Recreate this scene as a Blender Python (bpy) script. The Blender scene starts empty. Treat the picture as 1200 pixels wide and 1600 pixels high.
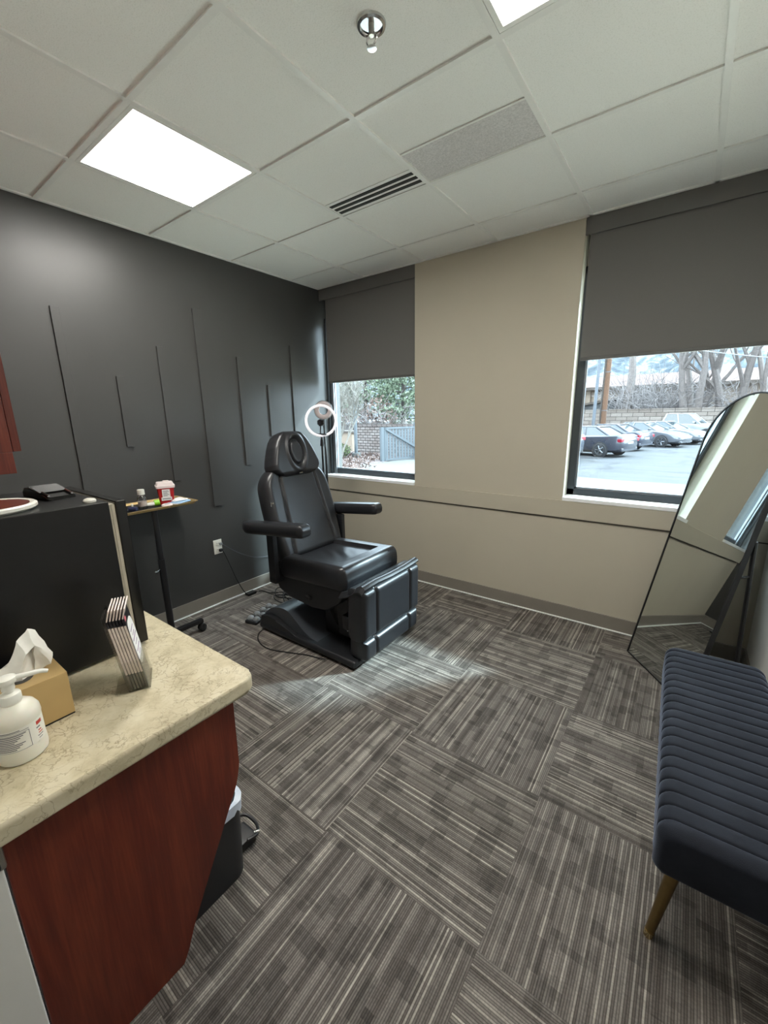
import bpy, bmesh, math, random
from mathutils import Vector, Matrix, Euler
PI = math.pi
random.seed(7)
SC = bpy.context.scene
COL = SC.collection

# ------------------------------------------------------------------ node helpers
class NB:
    def __init__(s, name):
        s.m = bpy.data.materials.new(name); s.m.use_nodes = True
        s.t = s.m.node_tree; s.t.nodes.clear()
        s.out = s.t.nodes.new('ShaderNodeOutputMaterial')
    def n(s, typ, **kw):
        nd = s.t.nodes.new(typ)
        for k, v in kw.items(): setattr(nd, k, v)
        return nd
    def put(s, sock, v):
        if isinstance(v, bpy.types.NodeSocket): s.t.links.new(v, sock)
        elif v is not None: sock.default_value = v
    def math(s, op, a, b=None, c=None, clamp=False):
        nd = s.n('ShaderNodeMath', operation=op); nd.use_clamp = clamp
        s.put(nd.inputs[0], a); s.put(nd.inputs[1], b); s.put(nd.inputs[2], c)
        return nd.outputs[0]
    def mix(s, f, a, b, kind='RGBA', blend='MIX'):
        nd = s.n('ShaderNodeMix', data_type=kind)
        if kind == 'RGBA':
            nd.blend_type = blend; ia, ib, o = nd.inputs[6], nd.inputs[7], nd.outputs[2]
        else: ia, ib, o = nd.inputs[2], nd.inputs[3], nd.outputs[0]
        s.put(nd.inputs[0], f); s.put(ia, a); s.put(ib, b)
        return o
    def ramp(s, f, stops, interp='LINEAR'):
        nd = s.n('ShaderNodeValToRGB'); cr = nd.color_ramp; cr.interpolation = interp
        while len(cr.elements) < len(stops): cr.elements.new(.5)
        for e, (p, c) in zip(cr.elements, stops): e.position = p; e.color = c
        s.put(nd.inputs[0], f); return nd.outputs[0]
    def obj(s): return s.n('ShaderNodeTexCoord').outputs['Object']
    def mapping(s, v, scale=(1, 1, 1), rot=(0, 0, 0), loc=(0, 0, 0)):
        nd = s.n('ShaderNodeMapping'); s.put(nd.inputs[0], v)
        nd.inputs[1].default_value = loc; nd.inputs[2].default_value = rot; nd.inputs[3].default_value = scale
        return nd.outputs[0]
    def noise(s, v, scale, detail=3, rough=.5, dist=0):
        nd = s.n('ShaderNodeTexNoise'); s.put(nd.inputs['Vector'], v)
        nd.inputs['Scale'].default_value = scale; nd.inputs['Detail'].default_value = detail
        nd.inputs['Roughness'].default_value = rough; nd.inputs['Distortion'].default_value = dist
        return nd.outputs['Fac']
    def wn(s, v):
        nd = s.n('ShaderNodeTexWhiteNoise', noise_dimensions='3D'); s.put(nd.inputs['Vector'], v)
        return nd.outputs['Value']
    def comb(s, x, y, z):
        nd = s.n('ShaderNodeCombineXYZ'); s.put(nd.inputs[0], x); s.put(nd.inputs[1], y); s.put(nd.inputs[2], z)
        return nd.outputs[0]
    def sep(s, v):
        nd = s.n('ShaderNodeSeparateXYZ'); s.put(nd.inputs[0], v); return nd.outputs
    def bump(s, h, strength=.3, dist=.01):
        nd = s.n('ShaderNodeBump'); s.put(nd.inputs['Height'], h)
        nd.inputs['Strength'].default_value = strength; nd.inputs['Distance'].default_value = dist
        return nd.outputs[0]
    def pbr(s, base, rough=.5, metal=0., normal=None, spec=.5, **kw):
        p = s.n('ShaderNodeBsdfPrincipled')
        s.put(p.inputs['Base Color'], base); s.put(p.inputs['Roughness'], rough); s.put(p.inputs['Metallic'], metal)
        s.put(p.inputs['Specular IOR Level'], spec)
        if normal is not None: s.put(p.inputs['Normal'], normal)
        for k, v in kw.items(): s.put(p.inputs[k.replace('_', ' ')], v)
        s.t.links.new(p.outputs[0], s.out.inputs[0]); return p

def srgb(r, g, b):
    f = lambda c: (c/255/12.92) if c/255 <= .04045 else ((c/255+.055)/1.055)**2.4
    return (f(r), f(g), f(b), 1)

def simple(name, rgb, rough=.5, metal=0., var=.08, nscale=25, bump=0., bscale=200, spec=.5, **kw):
    b = NB(name); o = b.obj()
    c = srgb(*rgb)
    lo = tuple(max(0, x*(1-var)) for x in c[:3])+(1,); hi = tuple(min(1, x*(1+var)) for x in c[:3])+(1,)
    col = b.ramp(b.noise(o, nscale, 4, .6), [(.3, lo), (.7, hi)])
    nm = b.bump(b.noise(o, bscale, 3), bump, .002) if bump else None
    b.pbr(col, rough, metal, nm, spec, **kw)
    return b.m

M = {}
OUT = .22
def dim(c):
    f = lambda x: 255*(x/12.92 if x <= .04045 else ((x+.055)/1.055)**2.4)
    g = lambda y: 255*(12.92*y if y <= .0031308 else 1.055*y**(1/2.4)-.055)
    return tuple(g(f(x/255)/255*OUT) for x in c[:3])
def build_materials():
    S = simple
    M['black_wall'] = S('black satin wall paint', (64, 64, 63), .40, var=.05, nscale=2, bump=.06, bscale=350, spec=.5)
    M['beige'] = S('beige wall paint', (186, 179, 162), .6, var=.02, nscale=3, bump=.05, bscale=300, spec=.3)
    M['white_wall'] = S('off white wall paint', (214, 212, 206), .6, var=.02, nscale=3, bump=.05, bscale=300, spec=.3)
    M['baseboard'] = S('grey rubber baseboard', (132, 126, 117), .3, var=.04, nscale=8)
    M['beige_trim'] = S('beige trim paint', (182, 175, 158), .5, var=.02, nscale=3, spec=.3)
    M['shadow_gap'] = S('dark joint line', (70, 65, 58), .8)
    M['grid'] = S('white ceiling grid metal', (234, 233, 228), .5, var=.02)
    M['frame'] = S('dark grey window frame', (62, 66, 70), .4, metal=.3, var=.04)
    M['alu'] = S('anodised aluminium', (165, 170, 175), .35, metal=.8, var=.04)
    M['sill'] = S('white window sill', (240, 242, 241), .35, var=.02)
    M['blind'] = S('grey roller blind fabric', (108, 107, 104), .85, var=.04, nscale=400, bump=.15, bscale=900, spec=.15)
    M['blind_bar'] = S('grey blind bar', (82, 82, 80), .5)
    M['vinyl'] = S('black upholstery vinyl', (36, 37, 40), .31, var=.08, nscale=30, bump=.12, bscale=260, spec=.5)
    M['plastic'] = S('black matte plastic', (27, 28, 31), .42, var=.08, nscale=18, bump=.08, bscale=500)
    M['cover_grey'] = S('dark grey moulded plastic', (66, 70, 76), .34, var=.06, nscale=18)
    M['black_metal'] = S('black painted steel', (22, 22, 24), .4, var=.08, spec=.5)
    M['rubber'] = S('black rubber', (18, 18, 18), .7)
    M['chrome'] = S('chrome', (205, 205, 205), .12, metal=1, var=.02)
    M['steel'] = S('brushed steel', (175, 172, 165), .3, metal=1, var=.05)
    M['brass'] = S('brushed brass', (140, 118, 78), .4, metal=1, var=.07, nscale=60)
    M['brass_foot'] = S('polished brass foot cap', (215, 195, 150), .2, metal=1, var=.05)
    M['white_plastic'] = S('white plastic', (226, 224, 214), .4, var=.02)
    M['bottle_white'] = S('milky bottle plastic', (222, 218, 204), .38, var=.03, nscale=12, Subsurface_Weight=.15)
    M['ink'] = S('grey printed ink', (92, 92, 100), .6)
    M['ink_red'] = S('red printed ink', (190, 60, 50), .6)
    M['ink_purple'] = S('purple printed ink', (120, 80, 130), .6)
    M['paper'] = S('white paper', (232, 231, 228), .8, var=.02)
    M['tissue'] = S('tissue paper', (232, 230, 222), .9, var=.03, nscale=60, bump=.2, bscale=120)
    M['gold_card'] = S('gold tan cardboard', (188, 159, 108), .4, metal=.15, var=.05, nscale=6)
    M['paper_edge'] = S('pink white paper edges', (222, 208, 200), .8, var=.08, nscale=90)
    M['brochure_black'] = S('glossy black brochure cover', (28, 25, 30), .3, var=.1)
    M['brochure_grey'] = S('dark grey brochure foot', (84, 84, 76), .5, var=.1)
    M['pink'] = S('pink emblem print', (205, 110, 120), .5)
    M['fridge'] = S('black textured fridge steel', (14, 14, 15), .33, var=.15, nscale=40, bump=.12, bscale=320, spec=.45)
    M['fridge_door'] = S('black gloss fridge door', (16, 16, 15), .22, var=.1)
    M['gasket'] = S('pale fridge door seal', (176, 168, 150), .6)
    M['red_plastic'] = S('red sharps plastic', (172, 30, 34), .35, var=.06)
    M['clear_lid'] = S('cloudy lid plastic', (226, 212, 210), .4, var=.03)
    M['lime'] = S('lime green plastic', (140, 205, 40), .4)
    M['blue_cloth'] = S('pale blue pouch', (150, 184, 214), .7, var=.06)
    M['navy'] = S('navy plastic', (44, 50, 84), .45)
    M['tray_liner'] = S('black tray liner', (20, 20, 20), .55)
    M['wood_tray'] = S('tan tray rim', (200, 172, 120), .3, metal=.5, var=.06)
    M['leg_grey'] = S('grey dome caps', (128, 132, 134), .35)
    M['ring_white'] = S('white ring lamp diffuser', (236, 234, 238), .35, var=.01, Emission_Color=(.95, .95, 1, 1), Emission_Strength=.35)
    M['ring_pink'] = S('pale pinkish ring housing', (196, 184, 184), .45, var=.02)
    M['grey_perf'] = S('grey perforated grille', (206, 202, 200), .6, var=.2, nscale=160)
    M['dark_slot'] = S('dark vent slot', (42, 42, 40), .8)
    M['liner_bag'] = S('white bag film', (196, 204, 216), .3, var=.1, nscale=30)
    M['mirror'] = S('mirror silver', (212, 218, 217), .015, metal=1, var=.004)
    M['outlet_hole'] = S('outlet slots', (60, 58, 55), .6)
    M['cherry_light'] = None
    # troffer
    b = NB('lit led panel'); e = b.n('ShaderNodeEmission'); nz = b.noise(b.obj(), 3, 1)
    e.inputs[0].default_value = (1, .97, .91, 1); b.put(e.inputs[1], b.math('MULTIPLY_ADD', nz, .4, LED))
    b.t.links.new(e.outputs[0], b.out.inputs[0]); M['led'] = b.m
    # glass
    def glass(name, tint, fac=.06):
        b = NB(name); t = b.n('ShaderNodeBsdfTransparent'); t.inputs[0].default_value = tint
        g = b.n('ShaderNodeBsdfGlossy'); g.inputs['Roughness'].default_value = .03
        lw = b.n('ShaderNodeLayerWeight'); lw.inputs[0].default_value = .25
        f = b.math('MULTIPLY_ADD', lw.outputs['Fresnel'], .5, fac-.03, clamp=True)
        mx = b.n('ShaderNodeMixShader'); b.put(mx.inputs[0], f)
        b.t.links.new(t.outputs[0], mx.inputs[1]); b.t.links.new(g.outputs[0], mx.inputs[2])
        b.t.links.new(mx.outputs[0], b.out.inputs[0]); return b.m
    M['glass'] = glass('window glass', (.96, .985, .98, 1))
    M['acrylic'] = glass('clear acrylic', (.975, .975, .97, 1), .07)
    M['clear_bottle'] = glass('clear bottle plastic', (.82, .82, .8, 1), .12)
    # cherry wood
    b = NB('cherry wood laminate'); o = b.obj()
    g1 = b.noise(b.mapping(o, (9, 9, .9)), 2.2, 5, .6, .6)
    g2 = b.noise(b.mapping(o, (60, 60, 2.2)), 3, 3, .6)
    f = b.math('MULTIPLY_ADD', g2, .35, b.math('MULTIPLY', g1, .75))
    col = b.ramp(f, [(.3, srgb(66, 25, 17)), (.55, srgb(95, 38, 26)), (.8, srgb(124, 58, 38))])
    b.pbr(col, .36, 0, None, .45); M['cherry'] = b.m
    # laminate worktop
    b = NB('beige veined laminate'); o = b.obj()
    d = b.n('ShaderNodeVectorMath', operation='ADD'); nn = b.n('ShaderNodeTexNoise'); b.put(nn.inputs['Vector'], o); nn.inputs['Scale'].default_value = 16; nn.inputs['Detail'].default_value = 6
    sc = b.n('ShaderNodeVectorMath', operation='SCALE'); b.put(sc.inputs[0], nn.outputs['Color']); sc.inputs['Scale'].default_value = .22
    b.put(d.inputs[0], o); b.put(d.inputs[1], sc.outputs[0])
    v = b.n('ShaderNodeTexVoronoi', feature='DISTANCE_TO_EDGE'); b.put(v.inputs['Vector'], d.outputs[0]); v.inputs['Scale'].default_value = 19
    vein = b.ramp(v.outputs['Distance'], [(0, (1, 1, 1, 1)), (.025, (.3, .3, .3, 1)), (.07, (0, 0, 0, 1))])
    mask = b.ramp(b.noise(o, 11, 3), [(.38, (0, 0, 0, 1)), (.62, (1, 1, 1, 1))])
    vm = b.math('MULTIPLY', vein, b.math('MULTIPLY_ADD', mask, .85, .12))
    base = b.ramp(b.noise(o, 14, 6, .65), [(.3, srgb(172, 160, 131)), (.5, srgb(196, 185, 156)), (.72, srgb(209, 200, 175))])
    b.pbr(b.mix(vm, base, srgb(128, 112, 86)), .38, 0, None, .4); M['laminate'] = b.m
    # velvet
    b = NB('navy velvet'); o = b.obj()
    col = b.ramp(b.noise(o, 9, 5, .65), [(.3, srgb(23, 26, 34)), (.7, srgb(36, 40, 49))])
    b.pbr(col, .8, 0, b.bump(b.noise(o, 500, 2), .25, .002), .2, Sheen_Weight=.5, Sheen_Roughness=.35, Sheen_Tint=srgb(168, 178, 200)); M['velvet'] = b.m
    # carpet tiles
    b = NB('striped carpet tiles'); o = b.obj(); s = b.sep(o)
    X = b.math('DIVIDE', b.math('SUBTRACT', s[0], -.9286), .612); Y = b.math('DIVIDE', b.math('SUBTRACT', s[1], 1.4578), .612)
    ix = b.math('FLOOR', X); iy = b.math('FLOOR', Y); fx = b.math('FRACT', X); fy = b.math('FRACT', Y)
    par = b.math('FLOORED_MODULO', b.math('ADD', ix, iy), 2.0)
    ac = b.mix(par, fx, fy, 'FLOAT'); al = b.mix(par, fy, fx, 'FLOAT')
    h = b.math('MULTIPLY_ADD', ix, 7.31, b.math('MULTIPLY', iy, 3.77))
    N = 90.0
    k = b.math('FLOOR', b.math('MULTIPLY', ac, N)); kf = b.math('FRACT', b.math('MULTIPLY', ac, N))
    r1 = b.wn(b.comb(k, h, 1.7)); r2 = b.wn(b.comb(k, h, 9.3))
    kg = b.math('FLOOR', b.math('MULTIPLY', ac, 19.0))
    blk = b.noise(b.comb(b.math('MULTIPLY', kg, .34), b.math('MULTIPLY', b.math('FLOOR', b.math('MULTIPLY', al, 26.0)), .27), h), 1, 1, .4)
    seg = b.wn(b.comb(kg, b.math('FLOOR', b.math('MULTIPLY_ADD', al, 9.0, b.math('MULTIPLY', b.wn(b.comb(kg, h, 5.1)), 4.0))), h))
    yarn = b.noise(b.comb(b.math('MULTIPLY', k, 3.1), b.math('MULTIPLY', al, 150), h), 1, 2, .7)
    base = b.ramp(r1, [(0, srgb(90, 84, 79)), (.78, srgb(122, 116, 110)), (.86, srgb(138, 132, 124)), (1, srgb(164, 157, 147))])
    br = b.math('MULTIPLY', b.math('MULTIPLY_ADD', seg, .26, .80), b.ramp(blk, [(.41, (.68, .68, .68, 1)), (.47, (1.0, 1.0, 1.0, 1))]))
    tri = b.math('ABSOLUTE', b.math('MULTIPLY_ADD', kf, 2.0, -1.0))
    gap = b.math('MULTIPLY_ADD', b.math('POWER', tri, 2.5), -.72, 1.12)
    tot = b.math('MULTIPLY', b.math('MULTIPLY', br, gap), b.math('MULTIPLY_ADD', yarn, .9, .58))
    cm = b.n('ShaderNodeVectorMath', operation='SCALE'); b.put(cm.inputs[0], base); b.put(cm.inputs['Scale'], tot)
    ht = b.math('ADD', gap, b.math('MULTIPLY', yarn, .6))
    b.pbr(cm.outputs[0], .9, 0, b.bump(ht, .5, .003), .15); M['carpet'] = b.m
    # ceiling tile
    b = NB('mineral ceiling tile'); o = b.obj()
    sp = b.ramp(b.noise(o, 240, 2, .7), [(.33, srgb(228, 227, 221)), (.45, srgb(241, 240, 235))])
    b.pbr(sp, .9, 0, b.bump(b.noise(o, 180, 3), .25, .002), .1); M['tile'] = b.m
    # outdoors
    b = NB('parking lot asphalt'); o = b.obj()
    v = b.n('ShaderNodeTexVoronoi', feature='DISTANCE_TO_EDGE'); nn = b.n('ShaderNodeTexNoise'); b.put(nn.inputs['Vector'], o); nn.inputs['Scale'].default_value = .5
    d = b.n('ShaderNodeVectorMath', operation='MULTIPLY_ADD'); b.put(d.inputs[0], nn.outputs['Color']); d.inputs[1].default_value = (3, 3, 3); b.put(d.inputs[2], o)
    b.put(v.inputs['Vector'], d.outputs[0]); v.inputs['Scale'].default_value = .22
    crack = b.ramp(v.outputs['Distance'], [(0, (1, 1, 1, 1)), (.012, (.6, .6, .6, 1)), (.03, (0, 0, 0, 1))])
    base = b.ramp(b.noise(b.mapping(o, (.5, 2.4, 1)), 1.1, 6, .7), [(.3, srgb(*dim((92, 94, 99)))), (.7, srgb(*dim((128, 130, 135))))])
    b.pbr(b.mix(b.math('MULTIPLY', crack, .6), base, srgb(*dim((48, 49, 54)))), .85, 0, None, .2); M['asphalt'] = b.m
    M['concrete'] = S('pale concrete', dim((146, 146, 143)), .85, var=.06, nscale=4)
    M['bounce_pale'] = S('pale bounce concrete', (214, 203, 184), .85, var=.06, nscale=4)  # left undimmed so the added ground outside reflects daylight indoors
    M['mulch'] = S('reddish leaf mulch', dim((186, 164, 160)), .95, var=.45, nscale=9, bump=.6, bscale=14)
    def block(name, c1, c2, w, hgt):
        b = NB(name); o = b.obj(); s = b.sep(o)
        t = b.n('ShaderNodeTexBrick'); b.put(t.inputs['Vector'], b.comb(s[0], s[2], s[1]))
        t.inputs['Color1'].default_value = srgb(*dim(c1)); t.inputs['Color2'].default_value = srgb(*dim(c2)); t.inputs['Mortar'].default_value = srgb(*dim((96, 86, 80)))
        t.inputs['Scale'].default_value = 1; t.inputs['Brick Width'].default_value = w; t.inputs['Row Height'].default_value = hgt; t.inputs['Mortar Size'].default_value = .018
        nz = b.ramp(b.noise(o, 12, 4), [(.3, (.75, .75, .75, 1)), (.7, (1.1, 1.1, 1.1, 1))])
        b.pbr(b.mix(1.0, t.outputs[0], nz, blend='MULTIPLY'), .9, 0, None, .1); return b.m
    M['block'] = block('tan concrete block', (240, 224, 212), (206, 188, 176), .85, .33)
    M['block_near'] = block('pinkish stone block', (236, 222, 216), (206, 188, 182), .34, .15)
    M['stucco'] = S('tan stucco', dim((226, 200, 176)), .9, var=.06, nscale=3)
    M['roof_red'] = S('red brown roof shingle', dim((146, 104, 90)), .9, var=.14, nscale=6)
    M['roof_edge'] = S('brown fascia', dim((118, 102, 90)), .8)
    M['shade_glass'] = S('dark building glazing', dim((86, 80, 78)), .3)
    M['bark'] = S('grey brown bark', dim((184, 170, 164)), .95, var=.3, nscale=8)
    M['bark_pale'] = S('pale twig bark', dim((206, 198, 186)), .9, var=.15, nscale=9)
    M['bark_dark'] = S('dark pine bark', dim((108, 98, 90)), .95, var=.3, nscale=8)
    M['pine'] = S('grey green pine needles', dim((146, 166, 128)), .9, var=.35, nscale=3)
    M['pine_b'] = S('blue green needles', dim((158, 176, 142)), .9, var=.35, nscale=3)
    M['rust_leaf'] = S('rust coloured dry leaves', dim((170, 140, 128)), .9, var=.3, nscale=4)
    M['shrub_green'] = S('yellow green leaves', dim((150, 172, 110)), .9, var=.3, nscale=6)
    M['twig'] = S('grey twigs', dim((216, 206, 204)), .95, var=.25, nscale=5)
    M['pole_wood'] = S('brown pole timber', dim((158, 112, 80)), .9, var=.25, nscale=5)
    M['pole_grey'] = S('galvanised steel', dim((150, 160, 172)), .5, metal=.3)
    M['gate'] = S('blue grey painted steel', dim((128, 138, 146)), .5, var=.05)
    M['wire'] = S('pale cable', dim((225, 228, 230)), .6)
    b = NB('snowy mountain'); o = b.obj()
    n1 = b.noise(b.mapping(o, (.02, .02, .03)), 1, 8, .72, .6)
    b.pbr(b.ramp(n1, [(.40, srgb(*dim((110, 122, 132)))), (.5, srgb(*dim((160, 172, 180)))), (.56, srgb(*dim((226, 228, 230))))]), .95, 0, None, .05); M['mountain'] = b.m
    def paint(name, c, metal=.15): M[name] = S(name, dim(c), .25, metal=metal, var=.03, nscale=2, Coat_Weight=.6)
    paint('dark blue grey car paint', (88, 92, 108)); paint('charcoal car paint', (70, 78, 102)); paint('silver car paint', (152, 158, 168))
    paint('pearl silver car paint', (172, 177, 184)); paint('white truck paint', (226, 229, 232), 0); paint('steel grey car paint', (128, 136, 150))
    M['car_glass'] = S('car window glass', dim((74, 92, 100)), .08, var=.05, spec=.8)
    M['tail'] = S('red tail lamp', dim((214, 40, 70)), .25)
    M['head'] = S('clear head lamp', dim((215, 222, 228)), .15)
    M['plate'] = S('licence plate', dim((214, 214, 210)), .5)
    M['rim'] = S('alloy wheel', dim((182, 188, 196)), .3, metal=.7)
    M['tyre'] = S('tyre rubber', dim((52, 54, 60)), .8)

# ------------------------------------------------------------------ mesh helpers
class MB:
    def __init__(s): s.b = bmesh.new(); s.wn = False
    def _face(s, vs):
        try: return s.b.faces.new(vs)
        except ValueError: return None
    def box(s, lo, hi, bev=0., seg=2, rot=None, about=None):
        lo, hi = Vector(lo), Vector(hi)
        r = bmesh.ops.create_cube(s.b, size=1.0); vs = r['verts']
        c = (lo+hi)/2; d = hi-lo
        for v in vs: v.co = Vector((v.co.x*d.x, v.co.y*d.y, v.co.z*d.z))
        if bev:
            s.wn = True
            es = list({e for v in vs for e in v.link_edges})
            r2 = bmesh.ops.bevel(s.b, geom=es, offset=min(bev, .49*min(abs(d.x), abs(d.y), abs(d.z))), segments=seg, profile=.5, affect='EDGES')
            vs = list({v for f in r2['faces'] for v in f.verts} | {v for v in vs if v.is_valid})
        for v in vs:
            v.co = v.co + c
            if rot is not None:
                p = Vector(about) if about is not None else c
                v.co = rot @ (v.co-p) + p
        return vs
    def tube(s, pts, r, n=8, cap=True, r_end=None):
        pts = [Vector(p) for p in pts]; rings = []
        up = None; L = len(pts)
        for i, p in enumerate(pts):
            t = (pts[min(i+1, L-1)]-pts[max(i-1, 0)])
            if t.length < 1e-9: t = Vector((0, 0, 1))
            t.normalize()
            if up is None: up = Vector((0, 0, 1)) if abs(t.z) < .9 else Vector((1, 0, 0))
            a = t.cross(up)
            if a.length < 1e-6: a = t.orthogonal()
            a.normalize(); bb = a.cross(t).normalized(); up = bb
            rr = r if r_end is None else r+(r_end-r)*i/max(1, L-1)
            rings.append([s.b.verts.new(p+a*math.cos(2*PI*k/n)*rr+bb*math.sin(2*PI*k/n)*rr) for k in range(n)])
        for A, B in zip(rings, rings[1:]):
            for k in range(n): s._face([A[k], A[(k+1) % n], B[(k+1) % n], B[k]])
        if cap: s._face(rings[0][::-1]); s._face(rings[-1])
    def ring(s, c, R, r, ax=(0, 0, 1), n=40, m=10, squash=1.):
        ax = Vector(ax).normalized(); a = ax.orthogonal().normalized(); bb = ax.cross(a); c = Vector(c); rows = []
        for i in range(n):
            d = a*math.cos(2*PI*i/n)+bb*math.sin(2*PI*i/n)
            rows.append([s.b.verts.new(c+d*(R+r*math.cos(2*PI*j/m))+ax*r*squash*math.sin(2*PI*j/m)) for j in range(m)])
        for i in range(n):
            A, B = rows[i], rows[(i+1) % n]
            for j in range(m): s._face([A[j], B[j], B[(j+1) % m], A[(j+1) % m]])
    def lathe(s, prof, c=(0, 0, 0), n=28, ax=None, sx=1., sy=1.):
        c = Vector(c); rows = []
        rot = Vector((0, 0, 1)).rotation_difference(Vector(ax)).to_matrix() if ax is not None else Matrix.Identity(3)
        for r, z in prof:
            if r < 1e-6: rows.append([s.b.verts.new(c+rot @ Vector((0, 0, z)))])
            else: rows.append([s.b.verts.new(c+rot @ Vector((r*sx*math.cos(2*PI*k/n), r*sy*math.sin(2*PI*k/n), z))) for k in range(n)])
        for A, B in zip(rows, rows[1:]):
            for k in range(n):
                k2 = (k+1) % n
                if len(A) == 1 and len(B) == 1: continue
                if len(A) == 1: s._face([A[0], B[k2], B[k]][::-1])
                elif len(B) == 1: s._face([A[k], A[k2], B[0]])
                else: s._face([A[k], A[k2], B[k2], B[k]])
        if len(rows[0]) > 1: s._face(rows[0][::-1])
        if len(rows[-1]) > 1: s._face(rows[-1])
    def cyl(s, p0, p1, r0, r1=None, n=20): s.tube([p0, p1], r0, n, True, r1)
    def prism(s, poly, A, B, C, o, t0, t1, bev=0., seg=2):
        """poly in (A,B) axes, extruded t0..t1 along C"""
        A, B, C, o = map(Vector, (A, B, C, o))
        v0 = [s.b.verts.new(o+A*x+B*y+C*t0) for x, y in poly]; v1 = [s.b.verts.new(o+A*x+B*y+C*t1) for x, y in poly]
        fs = [s._face(v0[::-1]), s._face(v1)]
        n = len(poly)
        for i in range(n): fs.append(s._face([v0[i], v0[(i+1) % n], v1[(i+1) % n], v1[i]]))
        if bev:
            s.wn = True
            es = [e for f in fs[:2] if f for e in f.edges]
            bmesh.ops.bevel(s.b, geom=list(set(es)), offset=bev, segments=seg, profile=.5, affect='EDGES')
    def quad(s, *p): s._face([s.b.verts.new(Vector(q)) for q in p])
    def loft(s, rings, cap=True):
        R = [[s.b.verts.new(Vector(p)) for p in r] for r in rings]; n = len(R[0])
        for A, B in zip(R, R[1:]):
            for k in range(n): s._face([A[k], A[(k+1) % n], B[(k+1) % n], B[k]])
        if cap: s._face(R[0][::-1]); s._face(R[-1])
    def cushion(s, F, hw, L, T, r, p=2., seams_u=(), seams_v=(), g=.008, gw=.008, nu=48, nv=48, extra=None, back_flat=False):
        """pillow: lateral a, length b, depth c. F = (origin, A, B, C)."""
        O, A, B, C = map(Vector, F)
        def smp(n):
            out = []
            for i in range(n+1):
                t = i/n; out.append(.5*t+.5*(.5-.5*math.cos(PI*t)))
            return out
        fr, bk = [], []
        for v in smp(nv):
            w = max(hw(v), .004); rf, rb = [], []
            for t in smp(nu):
                u = 2*t-1; a = u*w; b = v*L
                d = min((1-abs(u))*w, b, L-b)
                q = min(1., max(0., d/r)); e = (1-(1-q)**p)**(1/p)
                c = T/2*e
                gr = 0
                for su in seams_u:
                    x = su(v) if callable(su) else su
                    gr = max(gr, math.exp(-((a-x)/gw)**2))
                for sv in seams_v: gr = max(gr, math.exp(-((b-sv)/gw)**2))
                cf = c-g*gr*e
                if extra: cf += extra(a, b)*e
                rf.append(s.b.verts.new(O+A*a+B*b+C*cf))
                edge = t in (0., 1.) or v in (0., 1.)
                rb.append(None if False else s.b.verts.new(O+A*a+B*b-C*(T/2*e*(1 if not back_flat else .98))))
            fr.append(rf); bk.append(rb)
        for G, fl in ((fr, False), (bk, True)):
            for i in range(len(G)-1):
                for j in range(len(G[0])-1):
                    q = [G[i][j], G[i][j+1], G[i+1][j+1], G[i+1][j]]
                    s._face(q[::-1] if fl else q)
        bmesh.ops.remove_doubles(s.b, verts=s.b.verts, dist=1e-5)
    def leaves(s, c, rad, n, size, rng):
        c = Vector(c)
        for _ in range(n):
            d = Vector((rng.gauss(0, 1), rng.gauss(0, 1), rng.gauss(0, 1))).normalized()*(rng.random()**.4)
            p = c+Vector((d.x*rad[0], d.y*rad[1], d.z*rad[2]))
            a = Vector((rng.gauss(0, 1), rng.gauss(0, 1), rng.gauss(0, 1))).normalized(); bb = a.orthogonal().normalized()
            z = size*rng.uniform(.5, 1.3)
            s.quad(p-a*z-bb*z*.4, p+a*z-bb*z*.4, p+a*z+bb*z*.4, p-a*z+bb*z*.4)

def thing(name, label, cat, loc=(0, 0, 0), rotz=0., group=None):
    o = bpy.data.objects.new(name, None); o.empty_display_size = .1
    COL.objects.link(o); o.location = loc; o.rotation_euler = (0, 0, rotz)
    o['label'] = label; o['category'] = cat
    if group: o['group'] = group
    return o
def tag(o, label, cat, group=None, kind=None):
    o['label'] = label; o['category'] = cat
    if group: o['group'] = group
    if kind: o['kind'] = kind
    return o
def obj(name, mb, mat, parent=None, smooth=True, w=False, label=None, auto=38, origin=None):
    """w: mesh given in world coordinates, parent empty unrotated"""
    me = bpy.data.meshes.new(name)
    bmesh.ops.recalc_face_normals(mb.b, faces=mb.b.faces)
    off = Vector((0, 0, 0))
    if w and parent is not None:
        q = parent
        while q is not None: off += Vector(q.location); q = q.parent
    if origin is not None and parent is None: off = Vector(origin)
    if off.length: bmesh.ops.translate(mb.b, verts=mb.b.verts, vec=-off)
    mb.b.to_mesh(me); mb.b.free()
    for mm in (mat if isinstance(mat, (list, tuple)) else [mat]): me.materials.append(mm)
    if smooth:
        me.polygons.foreach_set('use_smooth', [True]*len(me.polygons))
        if auto: me.set_sharp_from_angle(angle=math.radians(auto))
    o = bpy.data.objects.new(name, me); COL.objects.link(o)
    if mb.wn and smooth:
        wm = o.modifiers.new('normals', 'WEIGHTED_NORMAL'); wm.keep_sharp = True; wm.weight = 80
    if parent is not None: o.parent = parent
    elif origin is not None: o.location = origin
    if label: o['label'] = label
    return o
def struct(name, mb, mat, parent=None, **kw):
    o = obj(name, mb, mat, parent, **kw)
    if parent is None: o['kind'] = 'structure'
    return o
def copy_thing(root, loc, rotz=None, label=None, mats=None):
    r = root.copy(); COL.objects.link(r); r.location = loc
    if rotz is not None: r.rotation_euler = (0, 0, rotz)
    if label: r['label'] = label
    for ch in list(root.children):
        c = ch.copy(); COL.objects.link(c); c.parent = r
        for g in ch.children:
            d = g.copy(); COL.objects.link(d); d.parent = c
    return r
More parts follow.
